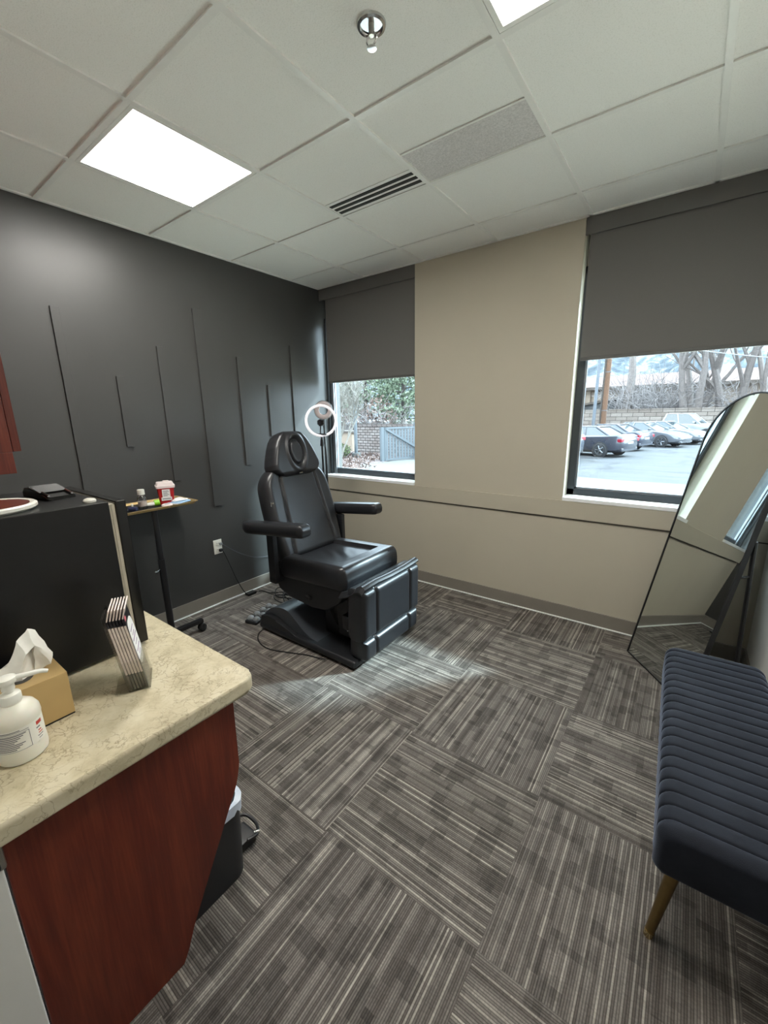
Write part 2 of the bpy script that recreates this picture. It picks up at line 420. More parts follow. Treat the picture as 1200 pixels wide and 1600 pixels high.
def spline(pts, n=8):
    pts = [Vector(p) for p in pts]; out = []
    for i in range(len(pts)-1):
        p0, p1, p2, p3 = pts[max(i-1, 0)], pts[i], pts[i+1], pts[min(i+2, len(pts)-1)]
        for k in range(n):
            t = k/n
            out.append(.5*((2*p1)+(p2-p0)*t+(2*p0-5*p1+4*p2-p3)*t*t+(3*p1-p0-3*p2+p3)*t**3))
    out.append(pts[-1]); return out

LED = 28.0
build_materials()
#PART2
# ------------------------------------------------------------------ camera (calibrated: eye height 1.53 m, ultra wide lens)
def setup_camera():
    yaw, pitch, roll = .6395, -.2327, .0171
    cy, sy, cp, sp, cr, sr = math.cos(yaw), math.sin(yaw), math.cos(pitch), math.sin(pitch), math.cos(roll), math.sin(roll)
    Rz = Matrix(((cy, -sy, 0), (sy, cy, 0), (0, 0, 1))); Rx = Matrix(((1, 0, 0), (0, cp, -sp), (0, sp, cp))); Ry = Matrix(((cr, 0, sr), (0, 1, 0), (-sr, 0, cr)))
    R = Rz @ Rx @ Ry
    cam = bpy.data.cameras.new('camera'); o = bpy.data.objects.new('camera', cam); COL.objects.link(o)
    cam.sensor_fit = 'VERTICAL'; cam.sensor_height = 24; cam.lens = 638.4/1600*24; cam.clip_start = .02; cam.clip_end = 4000
    m = Matrix((R.col[0], R.col[2], -R.col[1])).transposed().to_4x4(); m.translation = (0, 0, 1.5304)
    o.matrix_world = m; SC.camera = o
setup_camera()

XB, YW, XR, CH = -3.05, 3.10, .437, 2.716
W1 = (-3.05, -1.954); W2 = (-.69, XR); SILL = .935

# ------------------------------------------------------------------ room shell
def room():
    m = MB(); m.box((XB-.15, -2.2, -.12), (XR+.15, YW, 0)); struct('floor', m, M['carpet'], smooth=False)
    m = MB(); m.box((XB-.15, -2.2, CH), (XR+.15, YW+.25, CH+.06)); ceil = struct('ceiling', m, M['tile'], smooth=False)
    m = MB(); t = .012
    for k in range(-1, 4):
        x = -1.880+.609*k; m.box((x-t, -2.2, CH-.0075), (x+t, YW, CH+.001))
    for k in range(-4, 4):
        y = .940+.609*k; m.box((XB, y-t, CH-.007), (XR, y+t, CH+.001))
    m.box((XB, -2.2, CH-.0075), (XB+.02, YW, CH+.001)); m.box((XR-.02, -2.2, CH-.0075), (XR, YW, CH+.001)); m.box((XB, YW-.02, CH-.0075), (XR, YW, CH+.001))
    struct('grid', m, M['grid'], ceil, smooth=False)
    m = MB(); m.box((XB-.15, -.12, 0), (XB, YW+.25, CH)); struct('wall_left', m, M['black_wall'], smooth=False)
    m = MB(); m.box((XR, -2.2, 0), (XR+.15, YW+.25, CH)); struct('wall_right', m, M['white_wall'], smooth=False)
    m = MB(); m.box((XB, YW, -.9), (XR, YW+.25, SILL-.026)); m.box((W1[1], YW, SILL-.026), (W2[0], YW+.25, CH))
    m.box((W1[0], YW+.13, 2.45), (W1[1], YW+.25, CH)); m.box((W2[0], YW+.13, 2.45), (W2[1], YW+.25, CH))
    struct('wall_back', m, M['beige'], smooth=False)
    m = MB(); m.box((XB, -.12, 0), (-.975, .046, CH), .004); struct('wall_front', m, M['white_wall'])
    m = MB(); m.box((-1.15, -2.2, 0), (-1.03, -.12, CH)); m.box((-1.03, -2.3, 0), (XR, -2.2, CH)); struct('wall_hall', m, M['white_wall'], smooth=False)
    def base(name, lo, hi, axis):
        m = MB(); m.box(lo, hi, .003)
        o = struct(name, m, M['baseboard'])
    base('baseboard_left', (XB, .05, 0), (XB+.012, YW, .105), 0)
    base('baseboard_back', (XB+.012, YW-.012, 0), (XR, YW, .105), 1)
    base('baseboard_right', (XR-.012, -2.2, 0), (XR, YW-.012, .105), 0)
    # pale scribe line along the foot of the baseboards
    m = MB(); m.box((XB+.012, .05, 0), (XB+.022, YW-.02, .007)); m.box((XB+.012, YW-.022, 0), (XR-.012, YW-.012, .007)); struct('trim_9', m, M['sill'], smooth=False)
    # band under the windows with a dark joint
    m = MB(); m.box((XB, YW-.016, .783), (XR, YW, SILL-.026), .003); tr = struct('trim_1', m, M['beige_trim'])
    m = MB(); m.box((XB, YW-.009, .774), (XR, YW, .783)); struct('joint_line', m, M['shadow_gap'], tr, smooth=False)
    # black battens on the black wall
    for i, (y, wd, z0, z1) in enumerate([(.917, .045, .94, 2.172), (1.207, .045, 1.352, 1.806), (1.490, .045, 1.08, 2.02), (1.783, .075, .830, 2.312),
                                         (2.120, .045, 1.130, 2.010), (2.408, .045, 1.360, 1.804), (2.690, .045, 1.20, 2.162)]):
        m = MB(); m.box((XB, y, z0), (XB+.014, y+wd, z1), .002); struct('trim_%d' % (i+2), m, M['black_wall'])
room()

def window(n, x0, x1):
    y0, y1 = YW+.10, YW+.16
    m = MB(); f = .05
    zb, zt = SILL+.0, 2.46
    m.box((x0, y0, zb), (x1, y1, zb+f), .004); m.box((x0, y0, zt-f), (x1, y1, zt), .004)
    m.box((x0, y0, zb), (x0+f, y1, zt), .004); m.box((x1-f, y0, zb), (x1, y1, zt), .004)
    w = struct('window_%d' % n, m, M['frame'])
    m = MB(); b = .012   # bright inner glazing bead
    for a, c in (((x0+f, y0+.012, zb+f), (x1-f, y0+.03, zb+f+b)), ((x0+f, y0+.012, zt-f-b), (x1-f, y0+.03, zt-f)),
                 ((x0+f, y0+.012, zb+f), (x0+f+b, y0+.03, zt-f)), ((x1-f-b, y0+.012, zb+f), (x1-f, y0+.03, zt-f))): m.box(a, c)
    struct('window_bead', m, M['alu'], w, smooth=False)
    m = MB(); m.box((x0+f, y0+.03, zb+f), (x1-f, y0+.036, zt-f)); struct('window_pane', m, M['glass'], w, smooth=False)
    m = MB(); m.box((x0, YW-.020, SILL-.026), (x1, y0, SILL), .002); struct('window_sill', m, M['sill'], w)
    if n == 1:
        m = MB(); m.box((x0, YW+.06, SILL), (x0+.020, y0, zt)); struct('window_jamb', m, M['frame'], w, smooth=False)
        m = MB(); m.box((x0+.026, y0-.010, SILL), (x0+.062, y0, zt)); struct('window_jamb_cover', m, M['alu'], w, smooth=False)
window(1, *W1); window(2, *W2)

def blind(label, x0, x1, z, gapl):
    t = thing('roller_blind', label, 'window blind', ((x0+x1)/2, YW+.03, z), 0, 'roller blinds of the two windows')
    m = MB(); m.box((x0+gapl, YW+.018, z+.012), (x1-.006, YW+.021, CH-.09)); obj('fabric', m, M['blind'], t, False, True)
    m = MB(); m.box((x0+gapl, YW+.012, z-.006), (x1-.006, YW+.027, z+.016), .004); obj('bottom_bar', m, M['blind_bar'], t, True, True)
    m = MB(); m.box((x0+.002, YW+.002, CH-.105), (x1-.003, YW+.012, CH-.002), .002); obj('fascia', m, M['blind'], t, True, True)
    m = MB(); m.cyl((x0+.02, YW+.055, CH-.06), (x1-.02, YW+.055, CH-.06), .03); obj('roller_tube', m, M['alu'], t, True, True)
blind('dark grey roller blind of the narrow window by the black wall', W1[0], W1[1], 1.855, .07)
blind('wide dark grey roller blind above the parking lot window and leaning mirror', W2[0], W2[1], 1.868, .03)

# ------------------------------------------------------------------ ceiling fittings
def troffer(label, ix, iy):
    x0 = -1.880+.609*ix; y0 = .940+.609*iy; x1, y1 = x0+.609, y0+.609
    t = thing('ceiling_light', label, 'ceiling light', ((x0+x1)/2, (y0+y1)/2, CH), 0, 'square led panels in the ceiling grid')
    m = MB(); a, b = .0135, .031
    for lo, hi in (((x0+a, y0+a), (x1-a, y0+b)), ((x0+a, y1-b), (x1-a, y1-a)), ((x0+a, y0+b), (x0+b, y1-b)), ((x1-b, y0+b), (x1-a, y1-b))):
        m.box((*lo, CH-.007), (*hi, CH+.001))
    obj('frame', m, M['grid'], t, False, True)
    m = MB(); m.box((x0+b, y0+b, CH-.0035), (x1-b, y1-b, CH+.001)); obj('diffuser', m, M['led'], t, False, True)
troffer('glowing square ceiling panel above the black wall side', -1, 0)
troffer('glowing square ceiling panel cut off by the top of the photo', 2, 0)

def fittings():
    t = thing('ceiling_grille', 'grey perforated grille strip in the ceiling', 'air vent', (-.966, 2.0, CH))
    m = MB(); m.box((-1.255, 1.872, CH-.003), (-.676, 2.140, CH+.001)); obj('perforated_panel', m, M['grey_perf'], t, False, True)
    m = MB(); m.box((-1.258, 1.862, CH-.005), (-.673, 1.872, CH+.001)); m.box((-1.258, 2.140, CH-.005), (-.673, 2.146, CH+.001)); obj('frame', m, M['grid'], t, False, True)
    t = thing('ceiling_vent', 'white air vent with three dark slots in the ceiling', 'air vent', (-1.57, 2.07, CH))
    m = MB(); m.box((-1.866, 1.99, CH-.003), (-1.285, 2.145, CH+.001)); obj('panel', m, M['grid'], t, False, True)
    for i in range(3):
        y = 2.012+i*.042
        m = MB(); m.box((-1.855, y, CH-.0055), (-1.29, y+.022, CH-.002)); obj('slot', m, M['dark_slot'], t, False, True, 'dark slot')
    t = thing('fire_sprinkler', 'chrome fire sprinkler head in the ceiling tile', 'sprinkler', (-.959, 1.267, CH))
    m = MB(); m.lathe([(.0, 0), (.046, 0), (.044, -.006), (.036, -.009), (.034, -.002), (.0, -.002)], n=36); obj('escutcheon', m, M['chrome'], t)
    m = MB(); m.cyl((0, 0, 0), (0, 0, -.03), .010, .008); obj('body', m, M['steel'], t)
    m = MB()
    for s in (-1, 1): m.tube(spline([(s*.009, 0, -.024), (s*.020, 0, -.036), (s*.014, 0, -.05), (0, 0, -.056)], 5), .0026, 8)
    obj('frame_arm', m, M['chrome'], t)
    m = MB(); m.lathe([(0, -.056), (.004, -.056), (.015, -.060), (.015, -.062), (0, -.063)], n=24); obj('deflector', m, M['chrome'], t)
fittings()
#PART3
# ------------------------------------------------------------------ treatment chair
def treatment_chair():
    t = thing('treatment_chair', 'black padded treatment chair with armrests and footrest by the window', 'chair', (-1.945, 2.0, 0))
    V = M['vinyl']
    def smooth(x, a, b):
        q = max(0., min(1., (x-a)/(b-a))); return q*q*(3-2*q)
    # seat: recessed centre panel inside a raised horseshoe
    def recess(a, b):
        k = (1-smooth(abs(a), .185, .203))*(1-smooth(b, .455, .473))
        seam = math.exp(-((abs(a)-.188)/.006)**2)*(1 if b < .46 else 0)+math.exp(-((b-.46)/.006)**2)*(1 if abs(a) < .19 else 0)
        wr = .0022*math.sin(40*b+6*math.sin(11*a))*math.exp(-((b-.26)/.12)**2-((a+.02)/.12)**2)
        return -.026*k-.006*seam+wr*k
    m = MB(); m.cushion(((-.215, 0, .517), (0, 1, 0), Vector((1, 0, .05)).normalized(), Vector((-.05, 0, 1)).normalized()), lambda v: .302-.035*max(0, (v-.9)/.1)**2, .585, .165, .055, 2.4, nu=110, nv=100, extra=recess); obj('seat', m, V, t)
    m = MB(); m.prism([(-.30, .56), (-.31, .42), (-.27, .345), (-.17, .305), (.06, .295), (.19, .30), (.30, .38), (.355, .47), (.355, .52)], (1, 0, 0), (0, 0, 1), (0, 1, 0), (0, 0, 0), -.285, .285, .02, 3); obj('seat_shell', m, M['plastic'], t)
    # vinyl flap hanging between seat and footrest
    m = MB(); pr = spline([(.33, .475), (.40, .500), (.455, .532), (.495, .548), (.520, .532)], 5)
    P = [(p.x, p.y) for p in [Vector((a[0], a[1], 0)) for a in pr]]
    rows = []
    for i, y in enumerate([-.315, -.29, -.15, 0, .15, .29, .315]):
        dz = (-.03 if i == 0 else (.004 if i in (2, 4) else 0)); dx = .006*math.sin(i*2.)
        rows.append([(x+dx, y, z+dz+.006*(x > .45)*math.cos(i)) for x, z in P]+[(x+dx, y, z+dz-.005) for x, z in P[::-1]])
    m.loft(rows); obj('flap', m, V, t)
    # footrest
    B = Vector((.012, 0, 1)).normalized(); C = Vector((1, 0, -.012)).normalized()
    m = MB(); m.cushion(((.455, 0, .192), (0, 1, 0), B, C), lambda v: .315-.02*max(0, (v-.85)/.15)**2, .335, .155, .05, 2.5, seams_u=(-.185, .185), g=.02, gw=.010, nu=110, nv=50); obj('leg_rest', m, V, t)
    m = MB(); m.cushion(((.455, 0, .045), (0, 1, 0), B, C), lambda v: .305-.03*max(0, (.3-v)/.3)**2, .150, .145, .045, 2.4, seams_u=(-.185, .185), g=.018, gw=.009, nu=110, nv=36); obj('foot_pad', m, V, t)
    m = MB(); m.box((.20, -.20, .10), (.385, .20, .44), .02); m.box((.30, -.26, .20), (.40, .26, .30), .01); obj('leg_rest_hinge', m, M['plastic'], t)
    # backrest
    B = Vector((-.185, 0, .61)).normalized(); C = Vector((.61, 0, .185)).normalized(); O = Vector((-.160, 0.012, .560))-C*.072
    def hw(v):
        w = .288+.024*math.sin(PI*min(1, v/.95))
        d = (1-v)*.665
        if d < .15: w -= .15-math.sqrt(max(0, .15**2-(.15-d)**2))
        return w
    m = MB(); m.cushion((O, (0, 1, 0), B, C), hw, .665, .145, .055, 2.3, seams_u=(lambda v: .205-.05*v, lambda v: -.205+.05*v), g=.014, gw=.010, nu=100, nv=80); obj('backrest', m, V, t)
    m = MB(); m.prism([(-.24, 0), (.24, 0), (.25, .3), (.2, .5), (-.2, .5), (-.25, .3)], (0, 1, 0), B, C, O, -.095, -.06, .01); obj('backrest_shell', m, M['plastic'], t)
    m = MB(); kn = Vector((-.24, -.302, .97)); m.lathe([(0, 0), (.010, 0), (.011, .012), (0, .014)], kn, 14, (0, -1, 0)); m.box(kn+Vector((-.004, -.018, -.02)), kn+Vector((.004, -.012, .012)), .002); obj('release_lever', m, M['chrome'], t)
    # headrest
    B2 = Vector((-.07, 0, .3)).normalized(); C2 = Vector((.3, 0, .07)).normalized(); O2 = Vector((-.300, 0.012, 1.120))-C2*.06
    tab = [(0, .10), (.04, .160), (.1, .2), (.18, .222), (.28, .224), (.45, .206), (.65, .178), (.8, .150), (.9, .122), (.96, .092), (1, .05)]
    def hw2(v):
        for (a, x), (b, y) in zip(tab, tab[1:]):
            if v <= b+1e-9: return x+(y-x)*(v-a)/(b-a)
        return tab[-1][1]
    def face(a, b):
        d = math.sqrt((a/.058)**2+((b-.168)/.092)**2)
        return -.014*math.exp(-((d-1)/.13)**2)+(.006 if d < .9 else 0)+.012*math.exp(-((d-1.42)/.2)**2)
    m = MB(); m.cushion((O2, (0, 1, 0), B2, C2), hw2, .325, .145, .045, 2.5, nu=90, nv=90, extra=face); obj('headrest', m, V, t)
    m = MB(); q = O2+B2*.016+C2*.06; m.box(q-Vector((.006, .014, .004)), q+Vector((.012, .014, .004)), .002); obj('headrest_tag', m, M['chrome'], t, label='small silver tag')
    for s in (-1, 1):
        m = MB(); m.box((-.40, s*.075-.015, 1.05), (-.375, s*.075+.015, 1.2)); obj('headrest_bar', m, M['steel'], t)
    # armrests
    for s in (-1, 1):
        m = MB(); B3 = Vector((.62, 0, .062)).normalized(); C3 = Vector((-.062, 0, .62)).normalized()
        m.cushion(((-.478, s*.366, .790), (0, 1, 0), B3, C3), lambda v: .055-.03*max(0, (.12-v)/.12)**2-.02*max(0, (v-.92)/.08)**2, .625, .085, .036, 2.3, nu=30, nv=60); obj('armrest', m, V, t)
        m = MB(); m.box((-.27, s*.34-.02, .44), (-.20, s*.34+.02, .77), .01); m.box((-.27, min(s*.25, s*.36), .42), (-.2, max(s*.25, s*.36), .47), .008); obj('armrest_bracket', m, M['plastic'], t)
    # base with swept plastic cover, standing square to the room
    r4 = 0.
    def turn(m):
        for v in m.b.verts:
            x, y = v.co.x, v.co.y; v.co.x = x*math.cos(r4)-y*math.sin(r4); v.co.y = x*math.sin(r4)+y*math.cos(r4)
    top = spline([(-.452, .085, 0), (-.42, .13, 0), (-.34, .185, 0), (-.245, .208, 0), (-.17, .20, 0), (-.10, .155, 0), (-.03, .105, 0), (.05, .07, 0), (.13, .06, 0)], 4)
    m = MB(); m.prism([(-.452, .04)]+[(p.x, p.y) for p in top]+[(.44, .052), (.46, .04)], (1, 0, 0), (0, 0, 1), (0, 1, 0), (0, 0, 0), -.30, .30, .014, 3); turn(m); obj('base_cover', m, M['cover_grey'], t, auto=30)
    m = MB(); m.box((-.46, -.345, .012), (.47, .345, .062), .02, 3); m.prism([(-.455, .05), (-.44, .11), (-.36, .135), (-.27, .125), (-.12, .07), (0, .05)], (1, 0, 0), (0, 0, 1), (0, 1, 0), (0, 0, 0), -.338, .338, .012, 3); turn(m); obj('base', m, M['plastic'], t, auto=30)
    for x in (-.40, .40):
        for y in (-.28, .28):
            m = MB(); m.cyl((x, y, 0), (x, y, .03), .025); turn(m); obj('base_foot', m, M['rubber'], t)
    m = MB(); m.box((.02, -.13, .055), (.21, .13, .32), .015); m.box((.05, -.16, .055), (.26, -.12, .33), .008); m.box((.05, .12, .055), (.26, .16, .33), .008); obj('lift_column', m, M['plastic'], t)
    m = MB(); m.tube(spline([(.10, -.165, .39), (.13, -.172, .33), (.12, -.172, .25), (.17, -.168, .16), (.23, -.165, .12)], 6), .006); m.cyl((.02, -.29, .365), (.06, -.295, .36), .012); m.box((.225, -.19, .12), (.26, -.16, .145), .004); obj('lift_cable', m, M['rubber'], t)
treatment_chair()

def cables():
    t = thing('foot_control', 'black foot switch bar with grey domed buttons beside chair base', 'foot pedal', (-2.55, 1.80, 0), math.radians(104))
    m = MB(); m.box((-.15, -.055, 0), (.15, .055, .026), .01, 3); obj('body', m, M['plastic'], t)
    for i in range(4):
        for s in (-1, 1):
            m = MB(); m.lathe([(0, .050), (.012, .048), (.022, .040), (.027, .028), (.027, .022), (0, .022)], (-.108+.072*i, s*.027, 0), 18); obj('button', m, M['leg_grey'], t)
    rng = random.Random(4); pts = [(-2.53, 1.96, .02), (-2.50, 2.04, .01)]
    for i in range(26):
        a = i*.95; R = .12+.06*math.sin(i*1.7); pts.append((-2.58+R*1.5*math.cos(a)+rng.uniform(-.03, .03), 2.17+R*math.sin(a)+rng.uniform(-.02, .02), .007+.012*((i*7) % 3)))
    pts += [(-2.45, 2.12, .01), (-2.3, 2.10, .03)]
    m = MB(); m.tube(spline(pts, 6), .0045, 6); tag(obj('cable_tangle', m, M['rubber'], origin=(-2.5, 2.1, 0)), 'tangled black cord heaped on the carpet behind the chair base', 'cord')
    # adapter cable from the outlet to the tangle
    t = thing('power_adapter', 'black cord with small adapter block from the lower outlet socket', 'cord', (-2.97, 1.99, 0))
    m = MB(); m.box((-3.00, 1.95, 0), (-2.945, 2.035, .024), .006); obj('adapter_block', m, M['rubber'], t, True, True)
    m = MB(); m.tube(spline([(-3.018, 1.787, .462), (-3.005, 1.80, .44), (-3.01, 1.84, .33), (-3.012, 1.89, .18), (-3.0, 1.93, .07), (-2.975, 1.952, .015)], 8), .0035, 6)
    m.tube(spline([(-2.97, 2.035, .012), (-2.93, 2.09, .006), (-2.85, 2.10, .006), (-2.78, 2.16, .006), (-2.72, 2.2, .01)], 8), .0035, 6); obj('wire', m, M['rubber'], t, True, True)
    m = MB(); m.box((-3.036, 1.772, .450), (-3.008, 1.800, .474), .005); obj('plug', m, M['rubber'], t, True, True)
    t = thing('lamp_cord', 'thin grey cord sagging along the black wall from the upper outlet socket', 'cord', (-3.03, 1.78, .5))
    m = MB(); m.box((-3.036, 1.780, .505), (-3.014, 1.802, .525), .004); obj('plug', m, M['leg_grey'], t, True, True)
    m = MB(); m.tube(spline([(-3.02, 1.80, .515), (-3.02, 1.86, .46), (-3.03, 1.98, .37), (-3.03, 2.12, .30), (-3.03, 2.28, .27), (-3.02, 2.45, .29), (-2.98, 2.58, .2), (-2.85, 2.62, .02)], 8), .0017, 6); obj('wire', m, M['ink'], t, True, True)
    m = MB(); m.tube(spline([(-2.33, 1.655, .03), (-2.34, 1.60, .006), (-2.25, 1.535, .005), (-2.12, 1.515, .005), (-1.97, 1.565, .005), (-1.86, 1.61, .005), (-1.78, 1.628, .006), (-1.70, 1.632, .02)], 8), .004, 6)
    tag(obj('loose_cable', m, M['rubber'], origin=(-2.1, 1.56, 0)), 'single black cord looping on the carpet in front of the chair base', 'cord')
    t = thing('wall_outlet', 'white double electrical outlet low on the black wall', 'outlet', (XB, 1.775, .49))
    m = MB(); m.box((XB, 1.738, .430), (XB+.007, 1.812, .550), .003); obj('cover_plate', m, M['white_plastic'], t, True, True)
    for z in (.463, .517):
        m = MB(); m.box((XB+.005, 1.757, z-.017), (XB+.010, 1.793, z+.017), .004); s = obj('socket', m, M['white_plastic'], t, True, True)
        m = MB(); m.box((XB+.009, 1.766, z-.002), (XB+.0105, 1.769, z+.010)); m.box((XB+.009, 1.780, z-.002), (XB+.0105, 1.783, z+.008)); obj('slots', m, M['outlet_hole'], s, False, True)
cables()

# ------------------------------------------------------------------ ring lights behind the chair
def ring_lights():
    def stand(name, label, base, zc, R, r, face, mat, phone):
        t = thing(name, label, 'ring light', (base[0], base[1], 0), 0)
        x, y = base; f = Vector((face[0], face[1], .05)).normalized()
        m = MB(); c = Vector((0, 0, zc)); m.ring(c, R, r, f, 56, 12, .7); hd = obj('ring_head', m, M[mat], t)
        m = MB(); m.ring(c-f*.012, R, r*1.05, f, 56, 10, .45); obj('ring_housing', m, M['ring_pink'], hd)
        m = MB(); m.tube([(0, 0, .25), (0, 0, zc-R-.075)], .009); m.tube([(0, 0, .6), (0, 0, .9)], .012); obj('pole', m, M['black_metal'], t)
        m = MB(); m.cyl((0, 0, zc-R-.085), (0, 0, zc-R-.03), .017, .012); m.box((-.05, -.012, zc-R+.008), (.05, .012, zc-R+.02), .004); m.cyl((0, 0, zc-R-.03), (0, 0, zc-R+.01), .008); obj('swivel_mount', m, M['black_metal'], t)
        if phone:
            m = MB(); m.box((-.035, -.012, zc-.035), (.035, .012, zc+.005), .005); m.box((-.014, -.018, zc-.045), (.014, .018, zc+.012), .004); g = obj('phone_clamp', m, M['black_metal'], t)
            m = MB(); m.tube(spline([(0, 0, zc-R+.015), (-.012, 0, zc-.1), (-.006, 0, zc-.04)], 6), .005); obj('gooseneck', m, M['black_metal'], g)
            m = MB(); m.tube(spline([(.02, .01, zc-.045), (.024, .01, zc-.1), (.02, .01, zc-R+.02), (.03, 0, zc-R-.06), (.045, 0, zc-R-.15), (.045, 0, zc-.6), (.03, 0, .3), (.1, .05, .01)], 8), .0045, 6); obj('lamp_cable', m, M['rubber'], t)
        for k in range(3):
            a = k*2*PI/3+.5
            m = MB(); m.tube([(0, 0, .32), (.20*math.cos(a), .20*math.sin(a), .012)], .007); lg = obj('leg', m, M['black_metal'], t)
            m = MB(); m.lathe([(0, 0), (.012, 0), (.012, .02), (0, .024)], (.20*math.cos(a), .20*math.sin(a), 0), 12); obj('rubber_foot', m, M['rubber'], lg)
        return t
    stand('ring_light', 'large white ring light on a black stand behind the chair headrest', (-2.545, 2.545), 1.493, 0.126, .011, (.62, -.78), 'ring_white', True)
    t = thing('makeup_mirror_lamp', 'small pale round lamp behind the larger ring light', 'lamp', (-2.80, 2.84, 0))
    f = Vector((.62, -.78, .0)).normalized(); c = Vector((0, 0, 1.585))
    m = MB(); m.ring(c, .062, .022, f, 44, 10, .5); obj('ring_head', m, M['ring_pink'], t)
    m = MB(); m.ring(c, .084, .004, f, 44, 8, 1); obj('rim', m, M['leg_grey'], t)
    m = MB(); m.tube([(0, 0, .03), (0, 0, 1.50)], .007); obj('pole', m, M['black_metal'], t)
    m = MB(); m.lathe([(0, 0), (.11, 0), (.11, .012), (.02, .03), (0, .03)], n=30); obj('base', m, M['black_metal'], t)
ring_lights()

# ------------------------------------------------------------------ rolling tray stand with its clutter
def tray_stand():
    t = thing('tray_stand', 'black rolling tray stand in front of the black wall', 'tray stand', (-2.74, 1.18, 0))
    px, py = -2.74, 1.185
    m = MB(); m.tube([(px, py, .07), (px, py, .62)], .0215, 16); m.tube([(px, py, .6), (px, py, .955)], .0175, 16); p = obj('post', m, M['black_metal'], t, True, True)
    m = MB(); m.cyl((px+.01, py-.02, .56), (px+.045, py-.055, .56), .007); m.lathe([(0, 0), (.010, 0), (.010, .012), (0, .014)], (px+.045, py-.055, .56), 12, (1, -1, 0)); obj('knob', m, M['chrome'], p, True, True, 'small chrome knob')
    m = MB(); m.box((px-.02, py-.22, .062), (px+.02, py+.225, .094), .008); m.box((px-.2, py-.02, .062), (px+.16, py+.02, .092), .008); obj('base_frame', m, M['black_metal'], t, True, True)
    for x, y in ((px, py+.215), (px, py-.21), (px+.15, py+.005), (px-.19, py)):
        m = MB(); m.lathe([(0, -.012), (.02, -.012), (.026, -.009), (.027, 0), (.026, .009), (.02, .012), (0, .012)], (x-.012, y, .028), 20, (1, .3, 0)); m.lathe([(0, -.01), (.02, -.01), (.026, -.008), (.027, 0), (.026, .008), (.02, .01), (0, .01)], (x+.018, y, .028), 20, (1, .3, 0)); c = obj('caster', m, M['rubber'], t, True, True)
        m = MB(); m.cyl((x, y, .028), (x, y, .068), .008); m.box((x-.03, y-.012, .036), (x+.03, y+.012, .058), .006); obj('fork', m, M['black_metal'], c, True, True)
    # tray
    x0, x1, y0, y1, z = -3.03, -2.71, .97, 1.475, .955
    def rr(d, r=.03):
        out = []
        for cx, cy, a0 in ((x1-d-r, y1-d-r, 0), (x0+d+r, y1-d-r, 90), (x0+d+r, y0+d+r, 180), (x1-d-r, y0+d+r, 270)):
            for k in range(6):
                a = math.radians(a0+18*k); out.append((cx+r*math.cos(a), cy+r*math.sin(a)))
        return out
    m = MB(); rings = []
    for d, zz in ((.012, z), (.002, z+.014), (-.006, z+.016), (-.006, z+.019), (.006, z+.018), (.016, z+.005)): rings.append([(a, b, zz) for a, b in rr(d)])
    m.loft(rings, False); obj('tray_rim', m, M['wood_tray'], t, True, True)
    m = MB(); m.prism(rr(.014), (1, 0, 0), (0, 1, 0), (0, 0, 1), (0, 0, 0), z-.001, z+.005); obj('tray', m, M['tray_liner'], t, False, True)
    zt = z+.0055
    # sharps container
    c = thing('sharps_container', 'small red needle disposal bin with cloudy lid on the tray', 'sharps bin', (-2.87, 1.335, zt), math.radians(-22))
    def sq(hx, hy, z, r=.012):
        out = []
        for sx, sy, a0 in ((1, 1, 0), (-1, 1, 90), (-1, -1, 180), (1, -1, 270)):
            for k in range(4): a = math.radians(a0+30*k); out.append((sx*(hx-r)+r*math.cos(a), sy*(hy-r)+r*math.sin(a), z))
        return out
    m = MB(); m.loft([sq(.042, .043, 0), sq(.045, .048, .06), sq(.048, .053, .118)]); obj('body', m, M['red_plastic'], c)
    m = MB(); m.loft([sq(.052, .058, .112), sq(.053, .060, .128), sq(.048, .054, .131), sq(.046, .050, .146), sq(.044, .048, .149)]); m.box((-.04, -.01, .146), (-.01, .03, .155), .004); obj('lid', m, M['clear_lid'], c, label='cloudy white lid')
    m = MB(); m.prism([(-.024, .04), (.024, .04), (.024, .104), (-.024, .104)], (0, 1, 0), (.055, 0, 1), (1, 0, 0), (.0432, 0, 0), -.002, .0012); m.prism([(-.032, .028), (.032, .028), (.032, .05), (-.032, .05)], (0, 1, 0), (.055, 0, 1), (1, 0, 0), (.0438, 0, 0), -.003, .0012); lb = obj('label_sticker', m, M['paper'], c, False, label='white paper sticker')
    m = MB()
    for i in range(6): m.prism([(-.019, .058+i*.007), (.006+.012*((i*5) % 3)/2, .058+i*.007), (.006+.012*((i*5) % 3)/2, .0605+i*.007), (-.019, .0605+i*.007)], (0, 1, 0), (.055, 0, 1), (1, 0, 0), (.0435, 0, 0), 0, .0014)
    m.prism([(-.027, .037), (.026, .037), (.026, .042), (-.027, .042)], (0, 1, 0), (.055, 0, 1), (1, 0, 0), (.0441, 0, 0), 0, .0014); obj('text_lines', m, M['ink'], lb, False)
    # clear bottle
    b = thing('clear_bottle', 'small clear plastic bottle with white flip cap on the tray', 'bottle', (-2.83, 1.16, zt))
    m = MB(); m.lathe([(.0, 0), (.025, 0), (.027, .004), (.027, .070), (.022, .084), (.013, .090), (.013, .094), (0, .094)], n=24); obj('bottle_body', m, M['clear_bottle'], b)
    m = MB(); m.lathe([(0, .002), (.0235, .002), (.0235, .036), (0, .036)], n=24); obj('liquid', m, M['acrylic'], b)
    m = MB(); m.lathe([(.0262, .018), (.0268, .018), (.0268, .05), (.0262, .05)], n=24)
    obj('printed_band', m, M['clear_lid'], b)
    m = MB(); m.lathe([(0, .093), (.021, .093), (.022, .097), (.021, .125), (.019, .127), (0, .127)], n=24); obj('cap', m, M['white_plastic'], b)
    # green capped tube, tape ring, pouches, navy cap
    g = thing('ointment_tube', 'white tube with a lime green cap lying on the tray', 'tube', (-2.84, 1.25, zt), math.radians(75))
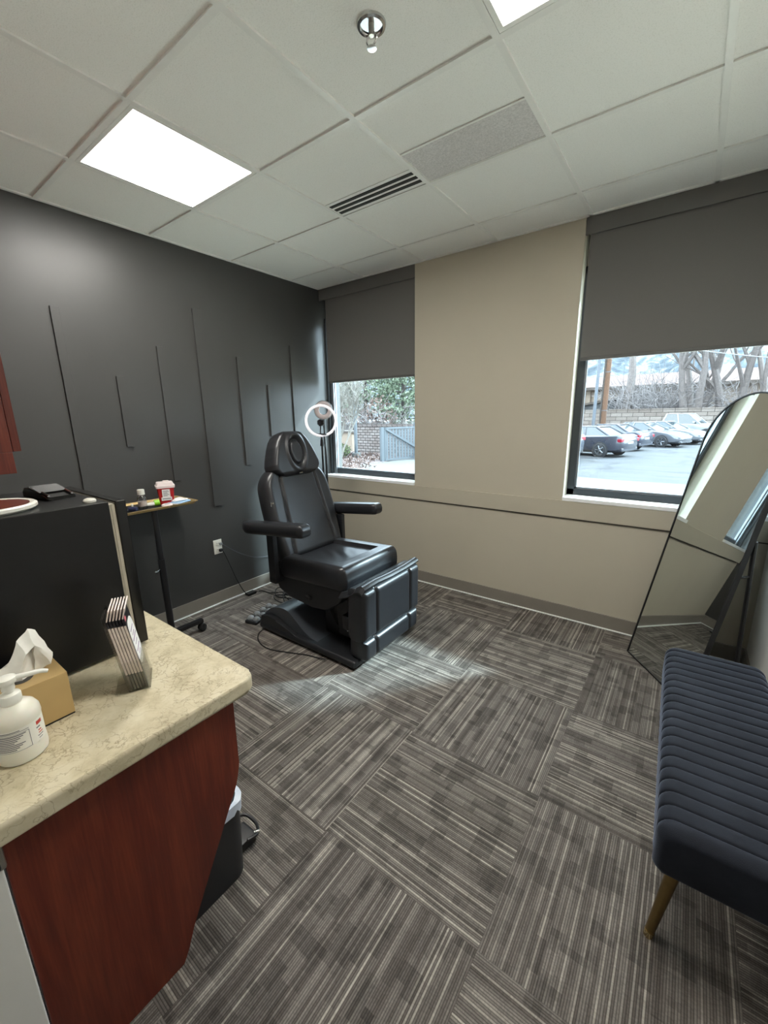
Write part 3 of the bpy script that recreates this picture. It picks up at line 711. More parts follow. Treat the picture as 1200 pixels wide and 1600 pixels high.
    m = MB(); m.lathe([(0, -.012), (.020, -.012), (.021, .018), (.019, .02), (0, .02)], (0, 0, .021), 22, (0, -1, 0) if False else (1, 0, 0)); obj('cap', m, M['lime'], g)
    m = MB(); m.lathe([(.014, -.012), (.014, -.03), (.008, -.075), (0, -.078)], (0, 0, .015), 18, (1, 0, 0)); obj('tube_body', m, M['white_plastic'], g)
    q = thing('tape_roll', 'clear and white tape roll lying at the front of the tray', 'tape roll', (-2.745, 1.275, zt))
    m = MB(); m.ring((0, 0, .011), .024, .010, (0, 0, 1), 30, 8, 1); obj('roll', m, M['clear_lid'], q)
    m = MB(); m.lathe([(.012, .001), (.016, .001), (.016, .02), (.012, .02)], n=24); obj('core', m, M['leg_grey'], q)
    for i, (x, y, rz, wx, wy, zz, lab, mt) in enumerate([(-2.82, 1.40, .35, .10, .075, 0, 'pale blue sterile pouch at the right end of the tray, lower one', 'blue_cloth'), (-2.835, 1.405, .12, .085, .06, .013, 'white gauze pouch lying on top of the pale blue pouch', 'paper')]):
        p = thing('sterile_pouch', lab, 'pouch', (x, y, zt+zz), rz)
        m = MB(); m.cushion(((0, -wy, .007), (1, 0, 0), (0, 1, 0), (0, 0, 1)), lambda v, w=wx: w/2*1.1, wy*1.6, .014, .02, 2, nu=24, nv=24, extra=lambda a, b: .003*math.sin(70*a+40*b)); obj('pouch_body', m, M[mt], p)
        m = MB(); m.box((-wx*.53, -wy-.006, .004), (wx*.53, -wy+.006, .008), .002); obj('seal_strip', m, M['paper'], p)
    q = thing('navy_cap', 'small navy blue plastic cap lying on the tray beside the clear bottle', 'cap', (-2.80, 1.085, zt), .6)
    m = MB(); m.lathe([(0, -.022), (.014, -.022), (.016, .01), (.012, .028), (0, .03)], (0, 0, .016), 18, (1, 0, 0)); obj('cap_body', m, M['navy'], q)
    m = MB(); m.lathe([(0, 0), (.006, 0), (.007, .014), (0, .016)], (.0, .0, .032), 12); obj('tip', m, M['white_plastic'], q)
    q = thing('black_case', 'small black case on the tray next to the fridge', 'case', (-2.80, 1.02, zt), .3)
    m = MB(); m.box((-.03, -.03, 0), (.03, .03, .022), .006, 3); obj('case_body', m, M['plastic'], q)
    m = MB(); m.box((.028, -.012, .006), (.033, .012, .014), .002); obj('clasp', m, M['steel'], q)
tray_stand()
#PART4
# ------------------------------------------------------------------ counter, panel, cabinet
def counter():
    CZ = .785
    r = .035; xe, ye = -.957, .632
    pl = [(XB+.013, .047), (xe, .047)]+[(xe-r+r*math.cos(a), ye-r+r*math.sin(a)) for a in [math.radians(15*k) for k in range(7)]]+[(XB+.013, ye)]
    m = MB(); m.prism(pl, (1, 0, 0), (0, 1, 0), (0, 0, 1), (0, 0, 0), CZ-.046, CZ, .009, 4)
    tag(obj('worktop', m, M['laminate'], origin=(-2.0, .34, CZ-.046)), 'beige veined laminate worktop with rounded corner carrying the fridge', 'worktop')
    # cherry end panel, cut back diagonally for knee room
    c = [(.049, 0), (.325, 0), (.345, .035), (.366, .095), (.545, .440), (.556, .470), (.562, .508), (.567, .738), (.049, .738)]
    m = MB(); m.prism(c, (0, 1, 0), (0, 0, 1), (1, 0, 0), (-.985, 0, 0), -.022, 0, .0015, 1)
    tag(obj('end_panel', m, M['cherry'], origin=(-.996, .3, 0)), 'cherry wood end panel with diagonal cut under the worktop', 'panel')
    t = thing('wall_bracket', 'small grey metal catch on the white wall end under the worktop', 'bracket', (-.97, .04, .70))
    m = MB(); m.box((-.976, .030, .684), (-.966, .052, .750), .005); obj('plate', m, M['steel'], t, True, True)
    m = MB(); m.box((-.969, .034, .69), (-.962, .043, .744), .003); obj('rubber_pad', m, M['rubber'], t, True, True)
    # wall cabinet
    x1 = -1.70
    t = thing('wall_cabinet', 'cherry wood cabinet hung high on the wall above the fridge', 'cabinet', (-2.35, .2, 1.437))
    m = MB(); m.box((XB+.002, .047, 1.437), (x1, .346, 2.30), .0015); obj('body', m, M['cherry'], t, False, True)
    m = MB(); m.box((XB+.002, .049, 1.371), (x1, .345, 1.437), .0015); obj('light_valance', m, M['cherry'], t, False, True)
    for i in range(3):
        a = XB+.004+i*.447
        m = MB(); m.box((a, .349, 1.438), (a+.441, .370, 2.298), .002); d = obj('door', m, M['cherry'], t, True, True)
        m = MB(); m.tube([(a+.03, .372, 1.48), (a+.03, .385, 1.48), (a+.03, .385, 1.58), (a+.03, .372, 1.58)], .005); obj('handle', m, M['steel'], d, True, True)
    # mini fridge
    x0, x1, z0, z1 = -1.88, -1.402, CZ, 1.288
    t = thing('mini_fridge', 'black cube mini fridge standing on the worktop', 'fridge', (-1.64, .27, CZ))
    m = MB(); m.box((x0, .055, z0+.012), (x1, .480, z1), .004); obj('body', m, M['fridge'], t, True, True)
    m = MB(); m.box((x0+.006, .480, z0+.03), (x1-.005, .497, z1-.01), .003); m.box((x0+.012, .4865, z0+.03), (x1-.0035, .4905, z1-.01)); obj('door_seal', m, M['gasket'], t, True, True)
    m = MB(); m.box((x0, .497, z0+.012), (x1, .528, z1-.001), .005); obj('door', m, M['fridge_door'], t, True, True)
    for x in (x0+.04, x1-.04):
        for y in (.09, .45):
            m = MB(); m.cyl((x, y, z0), (x, y, z0+.014), .014); obj('foot', m, M['rubber'], t, True, True)
    zt = z1
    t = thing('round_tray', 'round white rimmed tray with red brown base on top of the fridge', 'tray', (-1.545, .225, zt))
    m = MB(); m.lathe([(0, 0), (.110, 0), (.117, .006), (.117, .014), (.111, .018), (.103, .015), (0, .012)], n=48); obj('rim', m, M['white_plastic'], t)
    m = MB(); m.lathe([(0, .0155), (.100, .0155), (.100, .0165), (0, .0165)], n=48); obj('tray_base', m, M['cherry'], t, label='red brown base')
    t = thing('tape_dispenser', 'black shiny dispenser with chrome blade at the back of the fridge top', 'dispenser', (-1.665, .405, zt+.0), .15)
    m = MB(); m.prism([(-.08, 0), (.08, 0), (.08, .010), (.04, .018), (-.02, .034), (-.066, .032), (-.08, .02)], (1, 0, 0), (0, 0, 1), (0, 1, 0), (0, 0, 0), -.04, .04, .005, 3); obj('body', m, M['fridge_door'], t)
    m = MB(); m.prism([(-.026, .0355), (.036, .0205), (.040, .0225), (-.022, .039)], (1, 0, 0), (0, 0, 1), (0, 1, 0), (0, 0, 0), -.04, .035); m.tube([(.04, -.034, .023), (.078, -.034, .014)], .0035); m.tube([(.04, .03, .023), (.078, .03, .014)], .0035); obj('blade', m, M['chrome'], t)
    t = thing('small_lid', 'small white round lid near the front corner of the fridge top', 'lid', (-1.445, .445, zt+.0))
    m = MB(); m.lathe([(0, 0), (.016, 0), (.017, .006), (.014, .010), (0, .011)], n=24); obj('cap', m, M['white_plastic'], t)
    m = MB(); m.ring((0, 0, .010), .009, .0015); obj('raised_ring', m, M['white_plastic'], t)
    # tissue box
    t = thing('tissue_box', 'gold tan cardboard box of tissues on the worktop', 'tissue box', (-1.287, .176, CZ))
    m = MB(); m.box((-.079, -.079, .004), (.079, .079, .122), .002); obj('carton', m, M['gold_card'], t)
    m = MB(); m.box((-.078, -.078, 0), (.078, .078, .004)); obj('carton_shade_strip', m, M['rubber'], t, False)  # black strip standing in for the shadow under the carton
    m = MB(); m.lathe([(0, .1222), (.048, .1222), (.048, .1226), (0, .1226)], n=30, sx=1, sy=.62); obj('opening', m, M['outlet_hole'], t)
    # a pulled tissue: bright hood folded over a hollow with creases (points in y,z of the box front)
    T = {'A': (.128, .938), 'B': (.166, .953), 'C': (.188, 1.000), 'D': (.213, 1.020), 'E': (.228, 1.008), 'F': (.246, .948), 'G': (.238, .922), 'H': (.205, .902), 'I': (.175, .902), 'J': (.184, .948), 'K': (.194, .970), 'L': (.214, .982), 'N': (.150, .905)}
    def tp(k, dx): y, z = T[k]; return (-1.272+dx+1.287, y-.176, z-.785)
    m = MB()
    def q4(*ks): m._face([m.b.verts.new(Vector(tp(k, d))) for k, d in ks])
    q4(('A', -.01), ('N', .01), ('J', .022), ('B', .0)); q4(('B', 0), ('J', .022), ('K', .018), ('C', -.01)); q4(('C', -.01), ('K', .018), ('L', .012), ('D', -.02)); q4(('D', -.02), ('L', .012), ('F', .012), ('E', -.018))
    q4(('N', .01), ('I', .018), ('J', .022)) ; q4(('J', .022), ('I', .018), ('L', -.012), ('K', .018)); q4(('I', .018), ('H', .0), ('L', -.012)); q4(('H', 0), ('G', .016), ('L', .012)); q4(('G', .016), ('F', .012), ('L', .012)); q4(('L', -.012), ('H', 0), ('L', .012))
    q4(('A', -.01), ('B', 0), ('C', -.01), ('H', -.055)); q4(('C', -.01), ('D', -.02), ('E', -.018), ('H', -.055)); q4(('E', -.018), ('F', .012), ('G', .016), ('H', -.055))
    bmesh.ops.remove_doubles(m.b, verts=m.b.verts, dist=1e-5); bmesh.ops.subdivide_edges(m.b, edges=m.b.edges[:], cuts=3, use_grid_fill=True)
    rng = random.Random(3)
    for v in m.b.verts: v.co += Vector((.0022*math.sin(v.co.y*190+v.co.z*60), .0012*math.sin(v.co.z*170), .0014*math.sin(v.co.y*140+1)))
    obj('tissue', m, M['tissue'], t, label='white crumpled tissue', auto=32)
    # sanitizer
    t = thing('sanitizer_bottle', 'white pump bottle of hand sanitizer at the front of the worktop', 'bottle', (-1.148, .136, CZ), math.radians(6))
    m = MB(); m.lathe([(0, 0), (.040, 0), (.0445, .004), (.0455, .012), (.0455, .030), (.0445, .034), (.0445, .092), (.0455, .096), (.044, .110), (.038, .122), (.028, .130), (.018, .134), (.017, .139), (0, .139)], n=48); obj('bottle_body', m, M['bottle_white'], t)
    m = MB(); m.lathe([(0, .137), (.0185, .137), (.0195, .140), (.0195, .154), (.018, .157), (.008, .160), (.0075, .166), (.012, .168), (.012, .182), (.009, .184), (0, .184)], n=32); col = obj('pump_collar', m, M['white_plastic'], t)
    m = MB(); m.lathe([(0, .182), (.016, .183), (.0185, .188), (.0175, .196), (.010, .199), (0, .2)], n=32)
    m.tube(spline([(0, 0, .192), (.012, .03, .190), (.016, .055, .186), (.018, .068, .180)], 5), .0065, 10, True, .0045); obj('pump_head', m, M['white_plastic'], t)
    def arc(mb, a0, a1, z0, z1, R=.0449, th=.0004):
        n = max(2, int(abs(a1-a0)/5)); rows = []
        for i in range(n+1):
            a = math.radians(a0+(a1-a0)*i/n); cx, cy = math.cos(a), math.sin(a)
            rows.append([(R*cx, R*cy, z0), ((R+th)*cx, (R+th)*cy, z0), ((R+th)*cx, (R+th)*cy, z1), (R*cx, R*cy, z1)])
        mb.loft(rows)
    m = MB(); arc(m, -110, 62, .036, .090, .0446, .0003); lab = obj('label_wrap', m, M['white_plastic'], t)
    m = MB()
    a0, a1 = -98, 8
    arc(m, a0, a1, .0830, .0838); arc(m, a0, a1, .0790, .0796); arc(m, a0, a1, .0375, .0381); arc(m, a1-1, a1, .0375, .0796)
    for i in range(9):
        z = .0755-.0043*i; arc(m, a0+2, a1-8-((i*37) % 30), z, z+.0018)
    arc(m, a0+2, a1-20, .0855, .0870); obj('text_lines', m, M['ink'], lab)
    m = MB(); arc(m, 28, 46, .076, .0845); arc(m, 30, 40, .060, .0625); arc(m, 30, 44, .054, .056); obj('red_print', m, M['ink_red'], lab, label='red print')
    m = MB(); arc(m, 26, 38, .068, .0705); arc(m, 26, 44, .048, .0495); arc(m, 28, 40, .042, .0432); obj('side_print', m, M['ink'], lab)
    # brochure holder
    f = Vector((.447, .894, 0)); aw = Vector((-.894, .447, 0)); O = Vector((-1.188, .340, CZ)); Z = Vector((0, 0, 1))
    t = thing('brochure_holder', 'clear acrylic stand holding a row of brochures on the worktop', 'brochure holder', tuple(O))
    def pp(a, z, s): return f*a+Z*z+aw*s
    W = .104
    def slab(mb, poly, s0, s1): mb.prism(poly, f, Z, aw, (0, 0, 0), s0, s1)
    for nm, poly, s0, s1 in (('back_panel', [(.034, .004), (.0365, .004), (.003, .235), (.0005, .235)], 0, W), ('front_panel', [(.0845, .002), (.087, .002), (.074, .095), (.0715, .095)], 0, W),
                             ('bottom_panel', [(.034, .002), (.087, .002), (.087, .0045), (.034, .0045)], 0, W), ('foot_panel', [(0, 0), (.05, 0), (.05, .002), (0, .002)], 0, W),
                             ('side_panel', [(.034, .004), (.087, .004), (.074, .095), (.02, .095)], 0, .002), ('side_panel', [(.034, .004), (.087, .004), (.074, .095), (.02, .095)], W-.002, W),
                             ('brace', [(0, .001), (.034, .004), (.015, .14), (.013, .14)], W/2-.001, W/2+.001)):
        m = MB(); slab(m, poly, s0, s1); obj(nm, m, M['acrylic'], t, False)
    U = (Z-f*.142).normalized(); Nn = (f+Z*.142).normalized()
    labs = ['brochure at the back of the acrylic holder, nearest the tissue box', 'second brochure from the back in the acrylic holder', 'third brochure from the back in the acrylic holder',
            'third brochure from the front in the acrylic holder', 'brochure directly behind the front one in the acrylic holder', 'front brochure in the acrylic holder with white oval panel on its cover']
    for i in range(6):
        base = O+f*(.0395+.0073*i)+Z*.0055+aw*.004
        b = thing('brochure', labs[i], 'brochure', tuple(base), 0, 'brochures in the acrylic holder')
        w, hgt, th = .094, .240, .0052
        def sl(z0, z1, n0, n1, g=0.): 
            mb = MB(); mb.prism([(-g, z0), (w+g, z0), (w+g, z1), (-g, z1)], aw, U, Nn, (0, 0, 0), n0, n1); return mb
        obj('pages', sl(.050, .198, 0, th), M['paper_edge'], b, False)
        obj('foot_band', sl(0, .050, 0, th), M['brochure_grey'], b, False)
        obj('cover', sl(.198, hgt-.022, 0, th, .0004), M['brochure_black'], b, False)
        mb = MB(); U2 = (U+Nn*.42).normalized(); mb.prism([(0, 0), (w, 0), (w, .030), (0, .030)], aw, U2, aw.cross(U2), tuple(U*(hgt-.022)+Nn*th*.5), -.0016, .0016); obj('flap', mb, M['paper_edge'], b, False)
        if i == 5:
            obj('front_cover', sl(.05, hgt-.004, th, th+.0006), M['brochure_black'], b, False, label='black front cover')
            mb = MB(); el = []
            for k in range(28):
                a = 2*PI*k/28; el.append((.047+.043*math.copysign(abs(math.cos(a))**.6, math.cos(a)), .130+.068*math.copysign(abs(math.sin(a))**.6, math.sin(a))))
            mb.prism(el, aw, U, Nn, (0, 0, 0), th+.0006, th+.0012); ov = obj('white_panel', mb, M['paper'], b, False, label='white oval panel')
            mb = MB()
            for (u0, v0, u1, v1) in ((.022, .165, .07, .168), (.03, .150, .062, .1525), (.015, .138, .078, .1415), (.028, .122, .066, .1245), (.018, .104, .075, .107), (.032, .09, .06, .0925)):
                mb.prism([(u0, v0), (u1, v0+.002), (u1, v1+.002), (u0, v1)], aw, U, Nn, (0, 0, 0), th+.0012, th+.0016)
            obj('text_lines', mb, M['ink_purple'], ov, False)
            mb = MB(); mb.prism([(.008, .206), (.024, .206), (.028, .214), (.018, .221), (.006, .218)], aw, U, Nn, (0, 0, 0), th+.0006, th+.0011); obj('emblem', mb, M['pink'], b, False, label='small pink emblem')
    # waste bin under the counter
    t = thing('waste_bin', 'black plastic waste bin with white bag beside the cherry end panel', 'bin', (-1.20, .47, 0))
    def rc(x0, x1, y0, y1, z, r=.05):
        out = []
        for cx, cy, a0 in ((x1-r, y1-r, 0), (x0+r, y1-r, 90), (x0+r, y0+r, 180), (x1-r, y0+r, 270)):
            for k in range(7): a = math.radians(a0+15*k); out.append((cx+r*math.cos(a), cy+r*math.sin(a), z))
        return out
    m = MB(); H = .304
    m.loft([rc(-1.32, -1.055, .36, .594, 0), rc(-1.335, -1.045, .335, .602, H), rc(-1.331, -1.049, .339, .598, H), rc(-1.316, -1.06, .365, .589, .01)]); obj('bin_body', m, M['plastic'], t, True, True)
    m = MB(); A = rc(-1.339, -1.041, .331, .606, H-.035); B = rc(-1.341, -1.038, .329, .608, H+.004); Cc = rc(-1.329, -1.052, .343, .594, H+.006); D = rc(-1.327, -1.055, .345, .592, H-.08)
    def wob(r, k, s): return [(x, y, z+s*math.sin(i*1.9+k)) for i, (x, y, z) in enumerate(r)]
    m.loft([wob(A, 0, .012), wob(B, 1, .003), wob(Cc, 2, .003), wob(D, 1, .01)], False); obj('bag', m, M['liner_bag'], t, True, True, 'white bag liner')
    m = MB(); m.tube(spline([(-1.10, .624, .055), (-1.095, .66, .05), (-1.13, .685, .045), (-1.19, .685, .045), (-1.21, .66, .05), (-1.20, .624, .055)], 6), .006); m.box((-1.19, .60, .0), (-1.11, .668, .04), .008); obj('pedal', m, M['black_metal'], t, True, True)
    m = MB(); m.cyl((-1.105, .655, .055), (-1.095, .672, .053), .006); obj('pedal_pin', m, M['chrome'], t, True, True)
counter()

# ------------------------------------------------------------------ leaning arched mirror
def floor_mirror():
    R0 = Vector((.146, 2.433, 0)); L0 = Vector((-.163, 2.856, 0)); b = (R0-L0).normalized(); W = (R0-L0).length
    nb = Vector((.8075, .5899, 0)); t10 = math.radians(11.4)
    u = Vector((0, 0, math.cos(t10)))+nb*math.sin(t10); n = u.cross(b).normalized()
    if n.dot(nb) < 0: n = -n      # n points to the back
    mid = (L0+R0)/2
    t = thing('floor_mirror', 'tall arched floor mirror leaning back on a stand in the corner', 'mirror', tuple(mid))
    def outline(d):
        w = W/2-d; st = 1.382; out = [(-w, d), (w, d), (w, st)]
        for k in range(1, 24): a = PI*k/24; out.append((w*math.cos(a), st+w*math.sin(a)))
        return out+[(-w, st)]
    o = (0, 0, .002)
    m = MB(); A, B = outline(0), outline(.007); rings = []
    P = lambda q, z: Vector(o)+b*q[0]+u*q[1]+n*z
    m.loft([[P(q, 0) for q in A], [P(q, .026) for q in A], [P(q, .026) for q in B], [P(q, 0) for q in B], [P(q, 0) for q in A]], False); obj('frame', m, M['black_metal'], t, True, False)
    m = MB(); m.prism(outline(.006), b, u, n, o, .004, .008); obj('mirror_glass', m, M['mirror'], t, False)
    m = MB(); m.prism(outline(.006), b, u, n, o, .0085, .022); obj('backing', m, M['black_wall'], t, False)
    # stay leg, a U-shaped strut
    m = MB(); w = W/2-.012
    top = P((w, .93), .035); top2 = P((-w, .93), .035); foot = b*(w-.005)+nb*.262+Vector((0, 0, .009)); foot2 = b*(-w+.12)+nb*.262+Vector((0, 0, .009))
    m.tube([top2, top], .008); m.tube([top, foot], .010); m.tube([top2, foot2], .010); m.tube([foot2, foot], .008); obj('stand_leg', m, M['black_metal'], t)
    m = MB(); q = top.lerp(foot, .2); m.tube([P((w, .74), .03), q], .006); ln = obj('stay_link', m, M['black_metal'], t)
    m = MB(); c = P((w, .74), .03).lerp(q, .55); m.lathe([(0, -.009), (.005, -.009), (.005, .009), (0, .009)], c, 12, n); obj('rivet', m, M['chrome'], ln)
floor_mirror()

def bench():
    Lb, Wb = 1.075, .350
    t = thing('bench', 'navy velvet bench with channel stitching on brass legs along the wall', 'bench', (.221, 1.657, 0), math.radians(1.6))
    z0, z1 = .305, .455
    m = MB(); rings = []
    nch = 21; cw = Lb/nch
    ys = []
    for c in range(nch):
        for k in (0, .025, .06, .13, .28, .5, .72, .87, .94, .975): ys.append((c+k)*cw)
    ys.append(Lb)
    for y in ys:
        ph = (y/cw) % 1; g = .006*math.exp(-((min(ph, 1-ph))/.045)**2); puff = .0022*math.sin(PI*ph)
        e = min(y, Lb-y); R = .028; sh = R-math.sqrt(max(0, R*R-(R-min(e, R))**2))
        if e < cw*.5: g = 0; puff = 0
        d = sh*.8+g-puff; r = .042; hw = Wb/2-d; top = z1-d; bot = z0+sh*.6
        row = []
        for cx, cz, a0 in ((hw-r, top-r, 0), (-hw+r, top-r, 90), (-hw+r*.5, bot+r*.5, 180), (hw-r*.5, bot+r*.5, 270)):
            rr = r if cz > .38 else r*.5
            for k in range(7): a = math.radians(a0+15*k); row.append((cx+rr*math.cos(a), y-Lb/2, cz+rr*math.sin(a)))
        rings.append(row)
    m.loft(rings); obj('cushion', m, M['velvet'], t, auto=60)
    m = MB(); m.box((-Wb/2+.02, -Lb/2+.02, z0-.012), (Wb/2-.02, Lb/2-.02, z0+.01), .004); obj('base_board', m, M['rubber'], t)
    for sx in (-1, 1):
        for sy in (-1, 1):
            p0 = Vector((sx*.108, sy*(Lb/2-.115), z0-.008)); p1 = Vector((sx*.135, sy*(Lb/2-.10), 0))
            if sy < 0 and sx < 0: p1 = Vector((-.152, -.473, 0)); p0 = Vector((-.112, -.452, z0-.008))
            d = (p1-p0)
            m = MB(); m.tube([p0, p0+d*.93], .0185, 18, True, .0125); lg = obj('leg', m, M['brass'], t, label='tapered brass leg')
            m = MB(); m.tube([p0+d*.93, p1], .0135, 18, True, .0125); obj('foot_cap', m, M['brass_foot'], lg)
bench()
#PART5
# ------------------------------------------------------------------ outdoors
GZ = -.6
def outdoors():
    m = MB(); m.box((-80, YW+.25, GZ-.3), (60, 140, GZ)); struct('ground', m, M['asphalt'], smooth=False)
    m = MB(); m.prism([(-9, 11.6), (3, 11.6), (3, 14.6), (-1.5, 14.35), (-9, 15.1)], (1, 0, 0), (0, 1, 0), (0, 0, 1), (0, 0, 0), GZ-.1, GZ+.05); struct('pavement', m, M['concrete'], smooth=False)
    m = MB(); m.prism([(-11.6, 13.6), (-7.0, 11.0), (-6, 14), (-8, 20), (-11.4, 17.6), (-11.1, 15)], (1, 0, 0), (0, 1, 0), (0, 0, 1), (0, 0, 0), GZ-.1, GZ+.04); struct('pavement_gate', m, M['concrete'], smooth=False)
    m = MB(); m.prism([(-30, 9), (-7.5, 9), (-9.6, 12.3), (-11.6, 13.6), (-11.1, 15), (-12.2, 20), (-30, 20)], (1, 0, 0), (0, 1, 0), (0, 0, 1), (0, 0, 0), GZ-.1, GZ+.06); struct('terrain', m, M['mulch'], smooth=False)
    m = MB(); m.box((-14, YW+.25, GZ-.1), (14, 10.6, GZ+.06)); struct('bounce_apron', m, M['bounce_pale'], smooth=False)  # unseen pale slab added to bounce daylight up to the ceiling
    # mountains
    rng = random.Random(5); m = MB(); rows = []
    for j in range(14):
        row = []
        for i in range(60):
            x = -900+i*26; base = (j/13)
            h = 330*base**.9*(.8+.25*math.sin(i*.21)+.12*math.sin(i*.73+1))+rng.uniform(-12, 12)*(j > 0)
            row.append(m.b.verts.new((x, 850+base*420+rng.uniform(-10, 10), -10+h)))
        rows.append(row)
    for A, B in zip(rows, rows[1:]):
        for k in range(59): m._face([A[k], A[k+1], B[k+1], B[k]])
    struct('mountains', m, M['mountain'])
    # boundary walls
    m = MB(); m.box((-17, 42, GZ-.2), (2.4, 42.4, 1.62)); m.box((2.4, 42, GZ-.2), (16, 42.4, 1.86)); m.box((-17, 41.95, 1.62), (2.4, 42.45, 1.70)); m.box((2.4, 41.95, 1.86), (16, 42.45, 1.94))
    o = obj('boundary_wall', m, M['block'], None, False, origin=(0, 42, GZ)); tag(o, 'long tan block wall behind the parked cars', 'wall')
    m = MB(); m.box((-15.4, 18.2, GZ-.4), (-4, 18.6, .98)); m.box((-15.4, 18.15, .98), (-4, 18.65, 1.06)); o = obj('boundary_wall', m, M['block_near'], None, False, origin=(-10, 18.3, GZ)); tag(o, 'pinkish stone block wall behind the grey metal gate', 'wall')
    # far building
    t = thing('building', 'low tan building with red brown roof behind the block wall', 'building', (-4, 60, GZ))
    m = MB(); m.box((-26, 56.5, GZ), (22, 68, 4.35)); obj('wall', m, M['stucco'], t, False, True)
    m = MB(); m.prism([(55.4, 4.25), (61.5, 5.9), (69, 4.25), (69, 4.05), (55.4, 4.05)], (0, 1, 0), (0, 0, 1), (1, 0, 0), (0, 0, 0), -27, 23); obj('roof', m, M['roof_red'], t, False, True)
    m = MB(); m.box((-27, 55.3, 4.0), (23, 55.45, 4.32)); obj('fascia', m, M['roof_edge'], t, False, True)
    for x in (-10.6, -6.9): 
        m = MB(); m.box((x-.25, 56.2, GZ), (x+.25, 56.6, 4.05)); obj('column', m, M['stucco'], t, False, True)
    for x0, x1 in ((-10.2, -7.2), (-6.2, -2.8), (-1.6, 1.2)):
        m = MB(); m.box((x0, 56.4, .6), (x1, 56.48, 3.5)); w = obj('window', m, M['shade_glass'] if x0 > -7 else M['stucco'], t, False, True)
    t = thing('carport', 'low sloping roofed shed beside the utility pole behind the block wall', 'shed', (-9.5, 52, GZ))
    m = MB(); m.prism([(-13.5, 1.75), (-5.6, 3.05), (-5.6, 2.85), (-13.5, 1.5)], (1, 0, 0), (0, 0, 1), (0, 1, 0), (0, 0, 0), 49, 54); obj('roof', m, M['roof_edge'], t, False, True)
    m = MB(); m.prism([(-12.5, GZ), (-5.8, GZ), (-5.8, 2.85), (-12.5, 1.7)], (1, 0, 0), (0, 0, 1), (0, 1, 0), (0, 0, 0), 50, 53.5); obj('wall', m, M['shade_glass'], t, False, True)
    # poles and wires
    t = thing('utility_pole', 'brown wooden utility pole behind the parked cars', 'pole', (-5.98, 38.5, GZ))
    m = MB(); m.tube([(0, 0, 0), (0, 0, 9.5)], .24, 14, True, .19); obj('shaft', m, M['pole_wood'], t)
    m = MB(); m.tube([(-.2, -.15, .2), (-.2, -.15, 9)], .07); obj('conduit', m, M['bark_dark'], t)
    m = MB()
    for z in (2.2, 5.2): m.lathe([(.235, -.03), (.25, -.03), (.25, .03), (.235, .03)], (0, 0, z), 16)
    m.box((-1.2, -.08, 8.6), (1.2, .08, 8.75)); obj('band', m, M['pole_grey'], t)
    t = thing('steel_pole', 'slim grey steel pole just left of the wooden utility pole', 'pole', (-6.55, 37.8, GZ))
    m = MB(); m.tube([(0, 0, 0), (0, 0, 9)], .13, 12, True, .10); obj('shaft', m, M['pole_grey'], t)
    m = MB(); m.lathe([(0, 0), (.28, 0), (.28, .12), (.14, .2), (0, .2)], n=16); obj('base', m, M['concrete'], t)
    m = MB(); m.tube(spline([(-14, 38.5, 7.6), (-6, 38.4, 6.9), (-1, 34.5, 5.42), (3.2, 34, 4.45), (12, 33, 2.9)], 8), .03, 6); o = obj('overhead_cable', m, M['wire'], origin=(0, 34, 5)); tag(o, 'pale overhead cable sloping down across the bare trees', 'cable')
    t = thing('light_pole', 'slender grey lamp post on a concrete footing left of the gate', 'lamp post', (-13.67, 16.086, GZ))
    m = MB(); m.box((-.06, -.06, .2), (.06, .06, 6.0)); obj('shaft', m, M['gate'], t, False)
    m = MB(); m.lathe([(0, 0), (.22, 0), (.22, .28), (0, .28)], n=18); obj('footing', m, M['concrete'], t)
    m = MB(); m.box((-.1, -.6, 5.9), (.1, .1, 6.05)); obj('lamp_head', m, M['gate'], t, False)
    # gate
    g0 = Vector((-11.25, 15.10, GZ)); g1 = Vector((-10.74, 16.75, GZ)); d = (g1-g0); d.z = 0; d = d.normalized(); nn = Vector((-d.y, d.x, 0))
    t = thing('metal_gate', 'blue grey slatted metal gate with diagonal brace', 'gate', tuple(g0))
    Lg, Hg = 2.9, 1.58
    m = MB(); Z = (0, 0, 1)
    m.prism([(-.10, 0), (.06, 0), (.06, Hg+.02), (-.10, Hg+.02)], d, Z, nn, (0, 0, 0), -.07, .07); obj('post', m, M['gate'], t, False)
    m = MB()
    for z in (.08, Hg-.07): m.prism([(.10, z), (Lg, z), (Lg, z+.08), (.10, z+.08)], d, Z, nn, (0, 0, 0), -.04, .04)
    m.prism([(.10, .08), (.17, .08), (.17, Hg), (.10, Hg)], d, Z, nn, (0, 0, 0), -.04, .04); obj('gate_frame', m, M['gate'], t, False)
    m = MB(); m.prism([(.15, Hg-.10), (.25, Hg-.06), (Lg, .22), (Lg, .08)], d, Z, nn, (0, 0, 0), -.065, -.02); m.prism([(.15, Hg-.10), (.25, Hg-.06), (Lg, .22), (Lg, .08)], d, Z, nn, (0, 0, 0), .02, .065); obj('brace', m, M['gate'], t, False)
    m = MB()
    for k in range(15):
        x = .20+k*.18; m.prism([(x, .12), (x+.125, .12), (x+.125, Hg-.02), (x, Hg-.02)], d, Z, nn, (0, 0, 0), -.012, .012)
    obj('slats', m, M['gate'], t, False)
    m = MB(); m.prism([(1.9, Hg), (2.15, Hg), (2.15, Hg+.18), (1.9, Hg+.18)], d, Z, nn, (0, 0, 0), -.06, .06); obj('latch_box', m, M['gate'], t, False)

